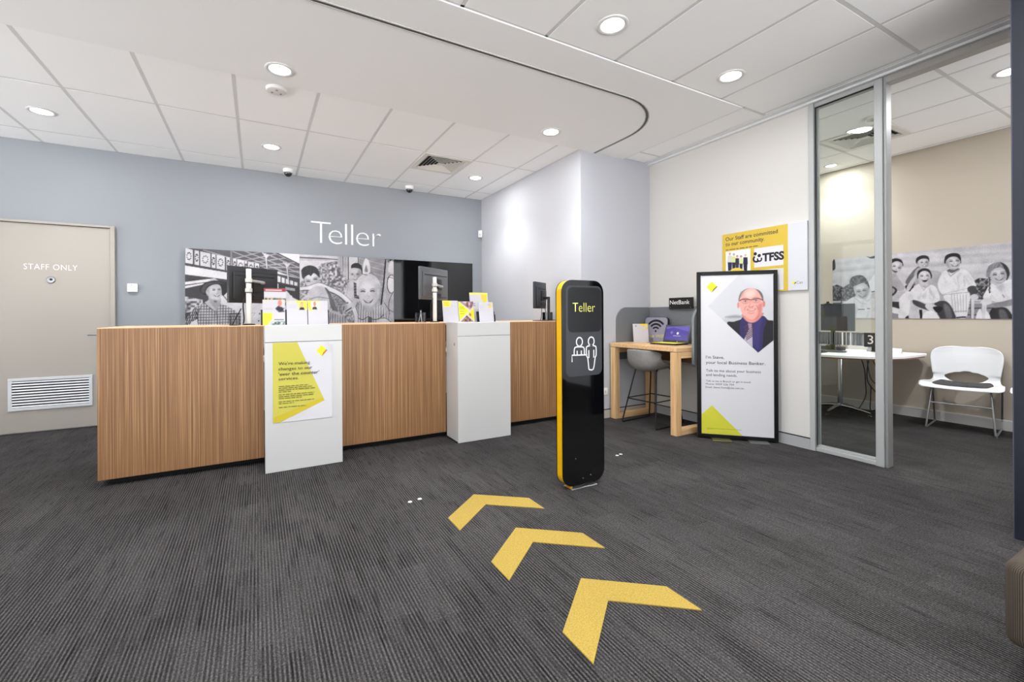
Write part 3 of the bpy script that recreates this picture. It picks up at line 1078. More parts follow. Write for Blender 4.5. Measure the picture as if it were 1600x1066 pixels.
def dome(x, y, label):
    t = thing('dome_camera', label, 'camera', (x, y, CEIL), group='dome security cameras')
    MB().lathe([(.058, .002), (.06, -.02), (.056, -.04), (.046, -.046)], 0, 0, 28).build('camera_base', M['white'], t, 40)
    MB().lathe([(.044, -.044), (.044, -.055), (.036, -.075), (.02, -.088), (.006, -.091)], 0, 0, 24).build('camera_dome', M['kiosk_black'], t, 40)
    MB().lathe([(.051, -.042), (.052, -.05), (.045, -.052), (.044, -.044)], 0, 0, 24).build('dome_ring', mat('8a8c8f', .4), t, 40)
dome(.345, 6.10, 'dome security camera on the ceiling left of the big wall lettering')
dome(1.90, 6.12, 'dome security camera on the ceiling below the square vent')

# ================================================================== ON THE BACK WALL
t = thing('wall_sign', 'raised white Teller lettering on the blue wall', 'sign', (1.09, YB, 2.15))
text(t, 'letter', 'T', -.462, 0, .245, .298, M['sign_white'], y=0, depth=.022, bold=-.02)
for ch, xa, wd in (('e', -.245, .176), ('l', -.032, .026), ('l', .048, .026), ('e', .113, .176), ('r', .338, .118)):
    text(t, 'letter', ch, xa, 0, wd, .298, M['sign_white'], y=0, depth=.022, bold=-.02)

t = thing('wall_sensor', 'small white box on the blue wall beside the staff door', 'sensor', (-1.222, YB, 1.512))
MB().box(-.046, .046, -.028, 0, -.046, .046, .006).build('sensor_case', M['white'], t, 40)
MB().lathe([(.005, 0), (.004, .002)], -.006, .03, 10, 'y', -.028).build('indicator', mat('3a3c44', .3), t)
t = thing('motion_detector', 'white motion detector high in the corner of blue and white walls', 'detector', (XS - .035, YB - .04, 2.462), -R(45))
MB().box(-.03, .03, -.035, .02, -.055, .055, .008).build('detector_case', M['white'], t, 40)
MB().box(-.02, .02, -.04, -.033, -.035, .005, .004, 1).build('detector_window', mat('d6d6d4', .3), t)

# photo panels -------------------------------------------------------------------------------
PX = (-.734, .482, 1.7065, 2.9455)
PZ0, PZ1 = .79, 1.983
def panel(x0, x1, name, label, cat):
    t = thing(name, label, cat, (x0, YB, 0))
    MB().box(.001, x1 - x0 - .001, -.07, -.045, PZ0, PZ1, .002, 1).build('board', mat('c8c8c8', .5), t)
    for a in (.1, x1 - x0 - .14):
        MB().box(a, a + .04, -.045, -.0005, PZ0 + .1, PZ1 - .1).build('standoff', M['black'], t)
    return t

t = panel(PX[0], PX[1], 'wall_photo', 'black and white photo panel of a man in a broad hat and checked shirt', 'photo')
A = Art(.001, PX[1] - PX[0] - .001, PZ0, PZ1, .0066, [(71.0, 60.9), (1484.2, 137.9), (1489.5, 994.1), (76.9, 1014.4)], (1.0856, 1.9824))
A.fill(232)
A.poly([(60, 40), (1190, 90), (1500, 270), (1500, 440), (1200, 350), (1000, 285), (700, 205), (560, 165), (170, 80)], 108)
for p in ([(690, 190), (1020, 105)], [(790, 220), (1190, 135)], [(900, 238), (1310, 185)], [(1000, 280), (1480, 235)], [(1110, 300), (1490, 300)], [(1230, 350), (1490, 350)]):
    A.line(p, 15, 160)
for p in ([(640, 95), (1490, 430)], [(800, 95), (1490, 372)], [(1000, 105), (1490, 305)], [(1130, 105), (1490, 262)], [(300, 85), (700, 205)]):
    A.line(p, 11, 172)
A.poly([(1185, 90), (1500, 100), (1500, 262), (1235, 128)], 240)
A.line([(1180, 112), (1490, 262)], 12, 80)
A.poly([(60, 60), (180, 72), (700, 205), (1000, 285), (1230, 380), (1500, 440), (1500, 545), (1230, 500), (600, 350), (60, 262)], 92)
for (a, b) in ((75, 168), (190, 245), (262, 384), (400, 448), (462, 562), (582, 628), (664, 706), (716, 802), (810, 838), (850, 922), (936, 985)):
    tp = lambda x: 62 + .21 * (x - 75); bt = lambda x: 242 + .185 * (x - 75)
    A.poly([(a, tp(a)), (b, tp(b)), (b, bt(b)), (a, bt(a))], 226)
    c_, hw = (a + b) / 2, (b - a) / 2
    zc = (tp(c_) + bt(c_)) / 2
    for k in range(9):
        an = 2 * PI * k / 9
        A.ell(c_ + hw * .55 * math.cos(an), zc + 42 * math.sin(an), 7, 9, 60, 0, 3)
for k in range(9):
    a = 1005 + k * 52
    A.poly([(a, 330 + .35 * (a - 1005)), (a + 38, 342 + .35 * (a - 1005)), (a + 38, 458 + .28 * (a - 1005)), (a, 446 + .28 * (a - 1005))], 228)
A.line([(65, 262), (620, 355), (1230, 492), (1495, 548)], 24, 88)
A.poly([(60, 278), (620, 372), (620, 455), (60, 385)], 243)
A.poly([(60, 385), (620, 452), (620, 1020), (60, 1020)], 84)
A.poly([(60, 482), (330, 446), (440, 436), (470, 462), (60, 515)], 240)
A.poly([(60, 530), (300, 492), (320, 505), (60, 562)], 232)
A.poly([(60, 655), (290, 700), (290, 830), (60, 860)], 150)
A.speckle([(60, 655), (290, 700), (290, 830), (60, 860)], 90, 215, 26, 4)
A.poly([(520, 600), (620, 580), (620, 800), (480, 800)], 215)
A.line([(540, 640), (590, 700)], 12, 90)
A.poly([(600, 560), (1500, 600), (1500, 1020), (600, 1020)], 218)
A.poly([(1225, 495), (1500, 552), (1500, 720), (1340, 640), (1225, 560)], 70)
A.poly([(1310, 540), (1430, 560), (1430, 592), (1310, 575)], 165)
A.blob([(1240, 600), (1320, 590), (1370, 640), (1400, 690), (1400, 1000), (1240, 1000)], 226)
A.line([(645, 90), (650, 290)], 26, 128); A.line([(640, 90), (645, 290)], 7, 175)
for (a, b) in (((1068, 130), (1085, 300)), ((1325, 245), (1352, 500))):
    A.line([a, b], 18, 205); A.line([(a[0] + 9, a[1]), (b[0] + 9, b[1])], 6, 120)
    A.blob([(a[0] - 45, a[1] - 15), (a[0], a[1] + 8), (a[0] + 42, a[1] + 12), (a[0] + 6, a[1] + 60), (a[0] - 8, a[1] + 40)], 208)
A.ell(993, 872, 9, 9, 40); A.ell(982, 960, 9, 9, 40)
A.line([(890, 865), (940, 858), (915, 900)], 6, 150)
# the man
A.blob([(350, 480), (385, 450), (430, 432), (470, 455), (500, 480), (440, 500)], 198)
A.blob([(252, 570), (280, 520), (340, 482), (430, 462), (520, 472), (606, 495), (612, 560), (575, 625), (530, 645), (500, 560), (440, 530), (370, 560), (335, 640), (285, 620)], 58)
A.blob([(270, 580), (330, 500), (460, 480), (560, 500), (480, 500), (350, 530), (310, 620)], 92, 6)
shirt = [(60, 985), (110, 905), (185, 800), (330, 722), (375, 690), (455, 820), (505, 745), (590, 775), (690, 830), (755, 925), (765, 1030), (60, 1030)]
A.poly(shirt, 208)
A.within(shirt, 3)
for k in range(22):
    A.line([(70 + k * 34, 690), (60 + k * 34, 1030)], 13, 105, 2, 0, .75)
for k in range(12):
    A.line([(60, 720 + k * 34), (780, 700 + k * 34)], 12, 105, 2, 0, .7)
for k in range(5):
    A.line([(70 + k * 26, 1020), (170 + k * 22, 800)], 9, 70, 2)
A.line([(215, 850), (235, 1020)], 12, 70); A.line([(455, 820), (480, 1030)], 7, 90)
A.within(None)
A.poly([(315, 735), (372, 700), (455, 822), (440, 840), (345, 770)], 188); A.line([(315, 735), (345, 772), (440, 840)], 7, 80)
A.poly([(120, 1020), (150, 975), (222, 940), (236, 1030)], 235)
A.blob([(372, 650), (500, 660), (512, 745), (455, 815), (375, 715)], 168)
A.ell(448, 718, 20, 14, 120, .2, 6)
A.face([(334, 590), (352, 552), (400, 520), (470, 508), (512, 535), (522, 600), (516, 655), (492, 692), (450, 706), (398, 690), (362, 655), (340, 630)], 216,
       [(430, 578, 17), (494, 574, 15)], ((428, 640), (465, 650), (500, 640), 14), [(470, 560), (486, 612), (470, 622)], [([(334, 560), (380, 520), (372, 640), (400, 700), (350, 660)], 165)])
A.ell(342, 604, 11, 22, 190)
A.grain(); A.build('printed_photo', t, -.0706)

t = panel(PX[1], PX[2], 'wall_photo', 'black and white photo panel of three smiling children at a play wheel', 'photo')
A = Art(.001, PX[2] - PX[1] - .001, PZ0, PZ1, .0066, [(71.1, 66.3), (1376.8, 137.5), (1382.1, 1010.9), (77.0, 1029.6)], (1.0856, 1.9824))
A.fill(176)
gnd = [(60, 150), (620, 160), (900, 700), (900, 1040), (60, 1040)]
A.speckle(gnd, 128, 205, 17, 5)
A.speckle([(420, 160), (620, 180), (760, 560), (520, 520)], 105, 225, 24, 9)
A.poly([(60, 50), (610, 80), (610, 135), (60, 112)], 208)
A.line([(60, 108), (330, 120), (610, 142)], 20, 120); A.line([(60, 135), (610, 152)], 12, 200)
A.poly([(60, 150), (590, 160), (380, 190), (330, 240), (60, 480)], 218)
A.poly([(600, 80), (900, 95), (900, 450), (750, 440), (600, 205)], 186)
for x, wdt, g in ((640, 5, 140), (672, 10, 110), (710, 5, 150), (746, 12, 62), (885, 12, 95)):
    A.line([(x, 85), (x + 4, 250 + (x - 640) * 1.6)], wdt, g)
A.poly([(756, 95), (878, 100), (878, 210), (756, 420)], 214)
A.poly([(890, 95), (1262, 125), (1225, 760), (1080, 620), (900, 450)], 158)
for k in range(8):
    A.line([(900, 120 + k * 75), (1255, 215 + k * 80)], 8, 190)
A.line([(1268, 135), (1240, 480), (1205, 760)], 20, 52)
A.poly([(1282, 135), (1400, 130), (1400, 1040), (1240, 1000), (1235, 780)], 186)
A.speckle([(1235, 120), (1400, 120), (1400, 190), (1300, 180)], 60, 180, 14, 3)
A.blob([(1330, 170), (1380, 180), (1380, 330), (1300, 300)], 225)
A.ell(1345, 480, 62, 130, 60); A.ell(1348, 480, 54, 122, 236)
A.line([(1290, 400), (1330, 385), (1380, 402)], 7, 60)
A.line([(1370, 590), (1310, 740), (1320, 900)], 8, 80, 2, 4); A.line([(1250, 740), (1310, 830), (1380, 870)], 8, 80, 2, 4)
# boy behind, right of the wheel
A.blob([(690, 640), (735, 480), (800, 430), (880, 450), (930, 560), (900, 720), (700, 700)], 202)
A.line([(745, 480), (720, 640)], 5, 150, 2)
A.poly([(822, 452), (862, 470), (905, 690), (830, 670)], 88)
for k in range(5):
    A.line([(825, 500 + k * 40), (885, 480 + k * 42)], 7, 150, 2)
A.blob([(786, 250), (800, 208), (860, 186), (920, 212), (948, 290), (930, 340), (820, 300)], 60)
A.face([(764, 310), (790, 262), (850, 256), (915, 275), (932, 330), (905, 390), (845, 434), (790, 405), (768, 360)], 208, [(804, 346, 15), (878, 346, 15)], ((815, 402), (845, 408), (876, 402), 11), [(842, 340), (836, 378)], [([(900, 270), (940, 320), (880, 430), (870, 350)], 150)])
# first boy with dark hair
A.blob([(95, 310), (105, 270), (140, 240), (210, 220), (290, 240), (338, 295), (350, 372), (320, 395), (130, 412)], 66)
A.strands([(95, 310), (105, 270), (140, 240), (210, 220), (290, 240), (338, 295), (350, 372), (320, 395), (130, 412)], 112, 1.2, 22, 8, 5, 70)
A.face([(136, 408), (160, 372), (200, 352), (228, 372), (262, 330), (300, 345), (340, 392), (348, 450), (320, 510), (240, 528), (178, 480)], 222, [(192, 442, 24), (290, 412, 24)], ((208, 498), (262, 492), (316, 474), 16), [(238, 440), (222, 480), (244, 486)])
# wheel
rim = [(60, 552), (200, 535), (340, 492), (480, 545), (640, 625), (780, 752), (850, 890), (862, 1040)]
A.line(rim, 66, 110, 3, 6); A.line(rim, 54, 238, 3, 6)
A.line([(60, 570), (190, 562)], 8, 60)
A.line([(500, 592), (620, 655), (740, 770)], 9, 62, 2, 5)
A.blob([(664, 830), (700, 760), (790, 740), (860, 700), (860, 760), (800, 840), (700, 872)], 206)
A.line([(690, 790), (680, 840)], 12, 60); A.line([(710, 860), (790, 810)], 14, 45); A.ell(740, 740, 10, 12, 90)
# girl in front seen from behind, and the ground's shade
A.blob([(500, 600), (640, 660), (740, 790), (640, 900), (560, 760)], 120, 16, .45)
A.blob([(172, 720), (180, 610), (250, 530), (350, 505), (440, 540), (492, 640), (505, 760), (450, 850), (250, 830)], 206)
A.blob([(420, 530), (470, 560), (540, 700), (600, 860), (560, 880), (500, 780), (470, 640)], 120)
A.line([(215, 690), (330, 660), (470, 680)], 16, 160, 5, 4)
A.strands([(172, 720), (180, 610), (250, 530), (350, 505), (440, 540), (492, 640), (505, 760), (450, 850), (250, 830)], 168, 2.2, 22, 3, 5, 90)
A.strands([(420, 530), (470, 560), (540, 700), (600, 860), (560, 880), (500, 780), (470, 640)], 80, 1.1, 14, 4, 5, 90)
A.blob([(490, 860), (600, 870), (720, 960), (740, 1040), (480, 1040)], 190)
for k in range(7):
    A.line([(500 + k * 34, 880 + k * 10), (490 + k * 36, 1040)], 9, 115)
# laughing girl
dress = [(880, 790), (950, 745), (1030, 860), (1125, 735), (1250, 830), (1330, 960), (1345, 1040), (880, 1040)]
A.poly(dress, 212); A.within(dress, 3)
for k in range(14):
    A.line([(895 + k * 34, 740), (880 + k * 36, 1040)], 11, 128)
for k in range(5):
    A.line([(870, 790 + k * 60), (1350, 770 + k * 62)], 6, 175)
A.within(None)
A.blob([(955, 740), (1115, 740), (1100, 840), (1040, 880), (980, 840)], 186)
A.line([(890, 950), (950, 975), (1030, 930), (1090, 970), (1180, 960), (1240, 900)], 8, 60, 2, 4)
A.poly([(1022, 940), (1076, 940), (1082, 1040), (1020, 1040)], 108)
A.blob([(950, 330), (952, 230), (968, 160), (992, 122), (1030, 155), (1052, 250), (1045, 320), (1000, 345)], 240)
A.blob([(975, 305), (985, 240), (1000, 215), (1012, 260), (1020, 310)], 150)
A.blob([(862, 560), (870, 430), (930, 360), (1030, 332), (1140, 388), (1192, 480), (1196, 600), (1150, 690), (1000, 560), (880, 640)], 218)
for k in range(13):
    a0 = -2.7 + k * .19
    A.line([(1030 + 60 * math.cos(a0), 420 + 60 * math.sin(a0)), (1030 + 150 * math.cos(a0), 480 + 150 * math.sin(a0))], 5, 168, 4, 0, .55)
A.blob([(1150, 470), (1200, 520), (1200, 640), (1160, 700), (1170, 580)], 168, 12, .7)
A.line([(960, 345), (1010, 355)], 10, 110); A.line([(1040, 330), (1075, 320), (1105, 350)], 7, 110, 2, 3)
A.face([(884, 600), (890, 520), (930, 430), (1010, 395), (1100, 420), (1165, 500), (1180, 590), (1150, 690), (1095, 765), (1032, 808), (970, 780), (915, 710)], 232, [(952, 580, 30), (1085, 576, 30)], ((962, 700), (1028, 722), (1090, 692), 28), [(1022, 590), (1012, 640), (1036, 652)], [([(1150, 560), (1190, 600), (1110, 780), (1120, 690)], 192)])
A.ell(1166, 590, 18, 44, 208); A.line([(1022, 790), (1046, 792)], 6, 180)
A.blob([(1150, 1040), (1190, 960), (1260, 950), (1340, 1000), (1360, 1040)], 226)
A.line([(1190, 955), (1270, 955), (1345, 1010)], 8, 80, 2, 4)
A.grain(); A.build('printed_photo', t, -.0706)

t = panel(PX[2], PX[3], 'gloss_board', 'plain black glossy panel right of the photo panels', 'panel')
MB().box(.002, PX[3] - PX[2] - .002, -.076, -.0705, PZ0, PZ1, .001, 1).build('black_glass', M['glass_black'], t)

# ================================================================== THE TELLER COUNTER
t = thing('teller_counter', 'long timber veneered teller counter on a dark recessed plinth', 'counter', (1.08, 4.05, 0))
lx = lambda x: x - 1.08
CT = 1.113
for a, b in ((-.98, .042), (.606, 1.612), (2.181, 3.135)):
    MB().box(lx(a), lx(b), 0, .03, .048, CT - .004, .0015, 1).build('timber_panel', M['counter_wood'], t)
MB().box(lx(-.98), lx(-.95), .03, .72, .048, CT - .004).build('end_panel', M['counter_wood'], t)
MB().box(lx(-.98), lx(3.135), .0005, .74, CT - .02, CT, .002, 1).build('worktop', M['counter_edge'], t)
MB().box(lx(-.93), lx(3.13), .08, .10, 0, .09).box(lx(-.93), lx(-.91), .10, .7, 0, .09).build('plinth', M['matte_black'], t)
MB().box(lx(-.93), lx(3.13), .03, .7, .085, .095).build('base_board', M['matte_black'], t)

def pier(x0, x1, label):
    t = thing('counter_pier', label, 'pier', ((x0 + x1) / 2, 3.78, 0), group='white laminate counter piers')
    h = (x1 - x0) / 2
    lm = M['lam']
    MB().box(-h, h, .004, .2695, .012, 1.117, .001, 1).build('pier_case', lm, t)
    MB().box(-h, h, -.014, .004, .004, .987, .0015, 1).build('pier_door', lm, t)
    MB().box(-h, h, -.014, .004, .991, 1.117, .0015, 1).build('pier_fascia', lm, t)
    MB().box(-h + .002, h - .002, -.006, .02, .985, .993).build('shadow_line', mat('77787a', .7), t)
    MB().box(-h, h, .01, .2695, 0, .012).build('pier_foot', M['black'], t)
    k = MB()
    k.box(-h - .004, -h + .002, .06, .075, .90, .925, .002, 1)
    k.build('catch', mat('8b8578', .4, metal=.6), t)
    return t
pier(.047, .600, 'white counter pier with the yellow notice on its door')
pier(1.618, 2.175, 'plain white counter pier nearer the black kiosk')

# notice on the pier: slightly buckled sheet
t = thing('notice_poster', 'yellow and white paper notice about over the counter services', 'poster', (.099, 3.766, .378))
W_, H_ = .424, .609
def sheet_y(x, z):
    return -.0015 - .0035 * (.5 + .5 * math.sin(11 * z + 4 * x)) - (.03 * max(0, (x - .33) / .094) ** 2 * max(0, (z - .5) / .109) ** 2)
mb = MB()
nx_, nz_ = 16, 22
vs = [(W_ * i / nx_, sheet_y(W_ * i / nx_, H_ * j / nz_), H_ * j / nz_) for j in range(nz_ + 1) for i in range(nx_ + 1)]
vs = [v for v in vs]
mb.add(vs, [(j * (nx_ + 1) + i, j * (nx_ + 1) + i + 1, (j + 1) * (nx_ + 1) + i + 1, (j + 1) * (nx_ + 1) + i) for j in range(nz_) for i in range(nx_) if not (i >= nx_ - 1 and j >= nz_ - 1)])
mb.build('paper_sheet', M['paper'], t, 60)
def lay(parent, name, pts, mt, yoff, fn=sheet_y, n=26):
    """printed area following the buckled sheet"""
    P = np.array(pts)
    x0, x1, z0, z1 = P[:, 0].min(), P[:, 0].max(), P[:, 1].min(), P[:, 1].max()
    bm = bmesh.new()
    bm.faces.new([bm.verts.new((a, 0, b)) for a, b in pts])
    for k in range(1, n):
        for (co, no) in (((x0 + (x1 - x0) * k / n, 0, 0), (1, 0, 0)), ((0, 0, z0 + (z1 - z0) * k / n), (0, 0, 1))):
            bmesh.ops.bisect_plane(bm, geom=list(bm.verts) + list(bm.edges) + list(bm.faces), plane_co=co, plane_no=no)
    for v in bm.verts:
        v.co.y = fn(v.co.x, v.co.z) - yoff
    return MB().from_bm(bm).build(name, mt, parent, 60)
lay(t, 'yellow_print', [(0.001, 0.001), (.047, .001), (.367, .140), (.170, .607), (.001, .608)], mat('cdc450', .6), .0006)
lay(t, 'amber_print', [(0.001, 0.001), (.047, .001), (.367, .140), (.350, .165), (.001, .04)], mat('d0bd2c', .6), .0009)
lay(t, 'emblem', [(.308, .535), (.345, .579), (.388, .535), (.348, .490)], mat('f2e52c', .6), .0009, n=4)
lay(t, 'emblem_fold', [(.388, .535), (.348, .490), (.358, .520), (.380, .545)], mat('c9862e', .6), .0012, n=3)
k = mat('22212b', .7)
for body, x, z, wd, cp, bo in (("We're making", .040, .437, .220, .023, .0), ('changes to our', .040, .397, .237, .023, .0), ("'over the counter'", .040, .357, .286, .023, .008), ('services.', .040, .322, .140, .021, .0)):
    text(t, 'printed_text', body, x, z, wd, cp, k, y=-.0085, bold=bo)
mb = MB()
for n_, (z, wd) in enumerate(((.272, .212), (.258, .235), (.244, .255), (.230, .085), (.209, .25), (.194, .245), (.180, .165), (.155, .248), (.141, .105), (.112, .19))):
    greek(mb, .040, z, wd, .0085, -.0085, n_)
tag(mb.build('small_print', mat('6b662f', .7), t), kind='stuff')

t = thing('bounce_desk', 'unseen white desk added to bounce light onto the ceiling', 'desk', (1.08, 5.05, 0))  # hidden by the counter; added as a bounce surface for the ceiling
MB().box(-1.7, 2.0, -.25, .55, .72, .75, .003, 1).build('desk_top', M['lam'], t)
for x in (-1.6, 0, 1.9):
    MB().box(x, x + .05, -.2, .5, 0, .72).build('leg', M['lam'], t)

# ------------------------------------------------------------------ on the counter
def monitor(x0, y0, x1, y1, z0, z1, label, back, post=None, side=None):
    """screen seen from behind: from its near lower corner to its far one"""
    L = math.hypot(x1 - x0, y1 - y0)
    rz = math.atan2(y1 - y0, x1 - x0)
    t = thing('monitor', label, 'monitor', ((x0 + x1) / 2, (y0 + y1) / 2, CT), rz)
    h = L / 2
    a, b = z0 - CT, z1 - CT
    MB().box(-h, h, 0, .03, a, b, .006).build('screen_case', back, t, 40)
    MB().box(-h + .012, h - .012, .029, .032, a + .014, b - .012).build('screen', M['screen'], t)
    MB().box(-h + .03, h - .03, -.016, .004, a + .025, b - .05, .012).build('screen_back', back, t, 40)
    MB().box(-h + .05, h - .05, -.0185, -.012, b - .085, b - .079).build('vent_slot', M['matte_black'], t)
    MB().box(-.03, .10, -.03, -.012, (a + b) / 2 - .065, (a + b) / 2 + .055, .004).build('mount_plate', M['dark_plastic'], t, 40)
    MB().box(-.03, .09, -.024, -.012, a + .03, a + .07, .003).build('port_panel', M['dark_plastic'], t)
    return t, h, a, b
t, h, a, b = monitor(-.212, 4.42, .172, 4.69, 1.305, 1.625, 'dark monitor on a white pole behind the brochures, left end of counter', mat('202125', .45))
def pole(t, wx, wy, zt, joints, plate):
    inv = Matrix.Rotation(-t.rotation_euler[2], 3, 'Z')
    p = inv @ (Vector((wx, wy, 0)) - Vector((t.location.x, t.location.y, 0)))
    MB().lathe([(.021, 0), (.021, zt - .004), (.019, zt)], p.x, p.y, 24).build('pole', M['post_white'], t, 40)
    MB().lathe([(.05, 0), (.05, .006), (.024, .012)], p.x, p.y, 24).build('pole_foot', M['dark_plastic'], t, 40)
    for z in joints:
        MB().lathe([(.0215, z - .017), (.028, z - .015), (.028, z + .015), (.0215, z + .017)], p.x, p.y, 24).build('collar', mat('cfcfca', .35), t, 40)
        MB().lathe([(.0255, z - .024), (.0255, z - .019)], p.x, p.y, 24).build('collar_band', mat('3b3c3e', .5), t, 40)
    zj = joints[0]
    MB().tube([(p.x, p.y, zj), (plate[0], plate[1] - .04, zj - .01), (plate[0], plate[1], zj - .012)], .012, 8, 3).build('arm', M['silver_plastic'], t, 40)
    MB().tube([(p.x + .02, p.y - .0, .3), (p.x - .035, p.y + .02, .2), (p.x - .03, p.y + .02, .06), (p.x - .03, p.y + .03, .012)], .006, 6, 4).build('cable', M['black'], t, 40)
pole(t, -.064, 4.40, .485, (.385, .30), (.04, -.03))
t, h, a, b = monitor(1.490, 4.44, 1.925, 4.76, 1.355, 1.700, 'grey backed monitor on a white pole before the black panel', mat('5a5c60', .4))
pole(t, 1.638, 4.42, .475, (.395, .335), (.04, -.03))
t, h, a, b = monitor(2.755, 4.20, 3.03, 4.38, 1.255, 1.562, 'slim monitor seen edge on at the white wall end of counter', mat('2b2d33', .4))
MB().box(-.008, .04, -.10, -.08, .0, b * .62, .004).build('stand_arm', M['dark_plastic'], t, 40)
MB().box(.0, .03, -.09, -.025, b * .55, b * .62, .004).build('tilt_joint', M['dark_plastic'], t, 40)
MB().box(-.13, .10, -.15, .05, 0, .008, .003).build('foot_plate', M['dark_plastic'], t, 40)
MB().tube([(-.02, -.02, a + .03), (-.05, -.03, .12), (-.11, -.05, .05), (-.16, -.06, .008)], .004, 6, 5).build('cable', M['black'], t, 40)
MB().tube([(.04, -.02, a + .03), (.05, -.04, .10), (.02, -.05, .04), (.0, -.06, .008)], .004, 6, 5).build('cable', M['black'], t, 40)

def leaflet(x, y, z, wd, ht, label, draw, lean=.16, rz=0.0, thick=.003):
    """a leaning card: paper block with its printed face"""
    t = thing('leaflet', label, 'leaflet', (x, y, z), rz)
    t.rotation_euler = (-lean, 0, rz)
    MB().box(0, wd, 0, thick, 0, ht).build('card', M['paper'], t)
    A = Art(0, wd, 0, ht, .0042)
    A.fill(206)
    draw(A)
    A.c *= .96
    A.build('printed_face', t, -.0006)
    return t
def lines(A, rows, x0, x1, c=178, wd=1.6):
    r = random.Random(int(x0 * 7 + x1))
    for z in rows:
        A.line([(x0, z), (x0 + (x1 - x0) * r.uniform(.75, 1), z)], wd, c, 1)
def head(A, cx, cy, s, skin=(222, 170, 150), hair=(120, 110, 105), body=(40, 40, 52)):
    A.poly([(cx - s * 1.5, cy + s * 2.4), (cx - s * .9, cy + s * 1.25), (cx + s * .9, cy + s * 1.25), (cx + s * 1.5, cy + s * 2.4)], body, 1.5)
    A.ell(cx, cy - s * .25, s * .82, s * 1.05, hair, 0, 1.5)
    A.ell(cx, cy + s * .15, s * .68, s * .95, skin, 0, 1.5)
def d_red(A):
    A.poly([(0, 0), (100, 0), (100, 9), (0, 9)], (150, 45, 55), 1); A.line([(8, 5), (80, 5)], 3, (235, 215, 215), 1)
    A.poly([(2, 27), (100, 27), (100, 47), (2, 47)], (120, 110, 100), 1)
    A.speckle([(2, 27), (75, 27), (75, 47), (2, 47)], (70, 60, 55), (225, 195, 120), 6, 3)
    A.poly([(82, 28), (98, 36), (86, 46), (74, 38)], (238, 228, 50), 1)
def d_man(A):
    A.poly([(72, 22), (100, 48), (72, 50), (55, 35)], (70, 70, 84), 1)
    head(A, 77, 15, 11, (226, 130, 115), (226, 130, 115), (38, 40, 54))
    A.poly([(62, 33), (98, 33), (80, 48)], (40, 42, 55), 1)
    lines(A, (34, 39), 6, 50)
    A.poly([(0, 52), (42, 52), (42, 78), (0, 100)], (240, 224, 60), 1); A.poly([(0, 100), (0, 80), (42, 76), (20, 100)], (240, 214, 70), 1)
    A.line([(7, 60), (34, 60)], 2.4, (200, 180, 60), 1); A.line([(7, 68), (30, 68)], 2.4, (200, 180, 60), 1)
    A.line([(52, 79), (92, 79)], 3, 90, 1)
    A.speckle([(40, 88), (100, 86), (100, 98), (40, 98)], (40, 60, 50), (200, 215, 215), 7, 5)
    A.ell(13, 8, 4, 3, (238, 228, 90), 0, 1)
def d_lady(A):
    A.poly([(40, 0), (60, 0), (54, 16)], (228, 232, 60), 1)
    A.poly([(58, 0), (100, 0), (100, 37), (60, 37)], (238, 216, 90), 1)
    head(A, 74, 17, 9, (222, 175, 150), (190, 160, 110), (30, 32, 42))
    lines(A, (18, 24, 30), 8, 48, 190); lines(A, (46, 53, 60, 68, 80, 87), 8, 92, 205)
    A.ell(12, 8, 4, 3, (238, 228, 90), 0, 1)
def d_beard(A):
    A.poly([(0, 0), (58, 0), (58, 33), (10, 43), (0, 30)], (240, 222, 50), 1)
    A.poly([(16, 4), (56, 4), (56, 36), (16, 36)], (236, 230, 220), 1)
    head(A, 34, 15, 9, (205, 135, 110), (150, 145, 140), (50, 45, 60))
    lines(A, (14, 20, 27), 64, 88, 205); lines(A, (48, 58, 68, 80), 6, 92, 208); lines(A, (92,), 80, 92, 190)
def d_table(A):
    A.poly([(0, 0), (52, 0), (52, 28), (6, 28)], (240, 226, 70), 1); lines(A, (8, 15, 22), 8, 44, (205, 160, 70), 2.5)
    lines(A, (42, 50, 58, 67, 76, 85), 8, 90, 202)
    lines(A, (24,), 58, 92, 190)
def d_cross(A):
    A.poly([(0, 0), (70, 45), (0, 92)], (226, 228, 52), 1)
    A.poly([(6, 0), (100, 0), (100, 20), (74, 40)], (165, 140, 150), 1)
    A.speckle([(20, 0), (100, 0), (100, 20), (74, 40)], (120, 80, 90), (235, 215, 215), 12, 8)
    A.poly([(100, 28), (100, 97), (60, 62)], (246, 208, 40), 1); A.poly([(72, 54), (84, 64), (76, 74), (64, 64)], (170, 120, 30), 1)
    A.poly([(10, 97), (50, 68), (92, 97)], (96, 62, 58), 1)
    A.speckle([(16, 97), (50, 70), (86, 97)], (50, 30, 40), (200, 160, 140), 10, 2)
    lines(A, (28, 36, 48, 60), 8, 40, (120, 120, 40), 2)
def d_tall(A):
    A.poly([(0, 0), (100, 0), (100, 5), (0, 7)], (244, 224, 90), 1)
    A.poly([(62, 6), (98, 6), (92, 34), (74, 34), (64, 22)], (246, 206, 70), 1)
    lines(A, (38, 45), 10, 30, 120, 2.2); lines(A, (56, 64, 72), 8, 30, 200)
def d_form(A):
    A.ell(14, 8, 7, 5, (210, 210, 215), 0, 1)
    A.poly([(62, 6), (76, 6), (76, 20), (62, 20)], (190, 195, 220), 1); A.poly([(78, 3), (90, 3), (92, 24), (80, 30), (64, 28)], (246, 204, 70), 1)
    A.poly([(66, 7), (82, 7), (82, 20), (66, 20)], (175, 180, 214), 1)
    lines(A, (24, 30), 8, 35, 190); lines(A, (42, 43), 6, 92, 200, 1)
    for z in (52, 58, 64, 70, 76, 82):
        lines(A, (z,), 8, 40, 205); lines(A, (z,), 52, 92, 208)
    A.ell(12, 93, 4, 3, (190, 195, 200), 0, 1)
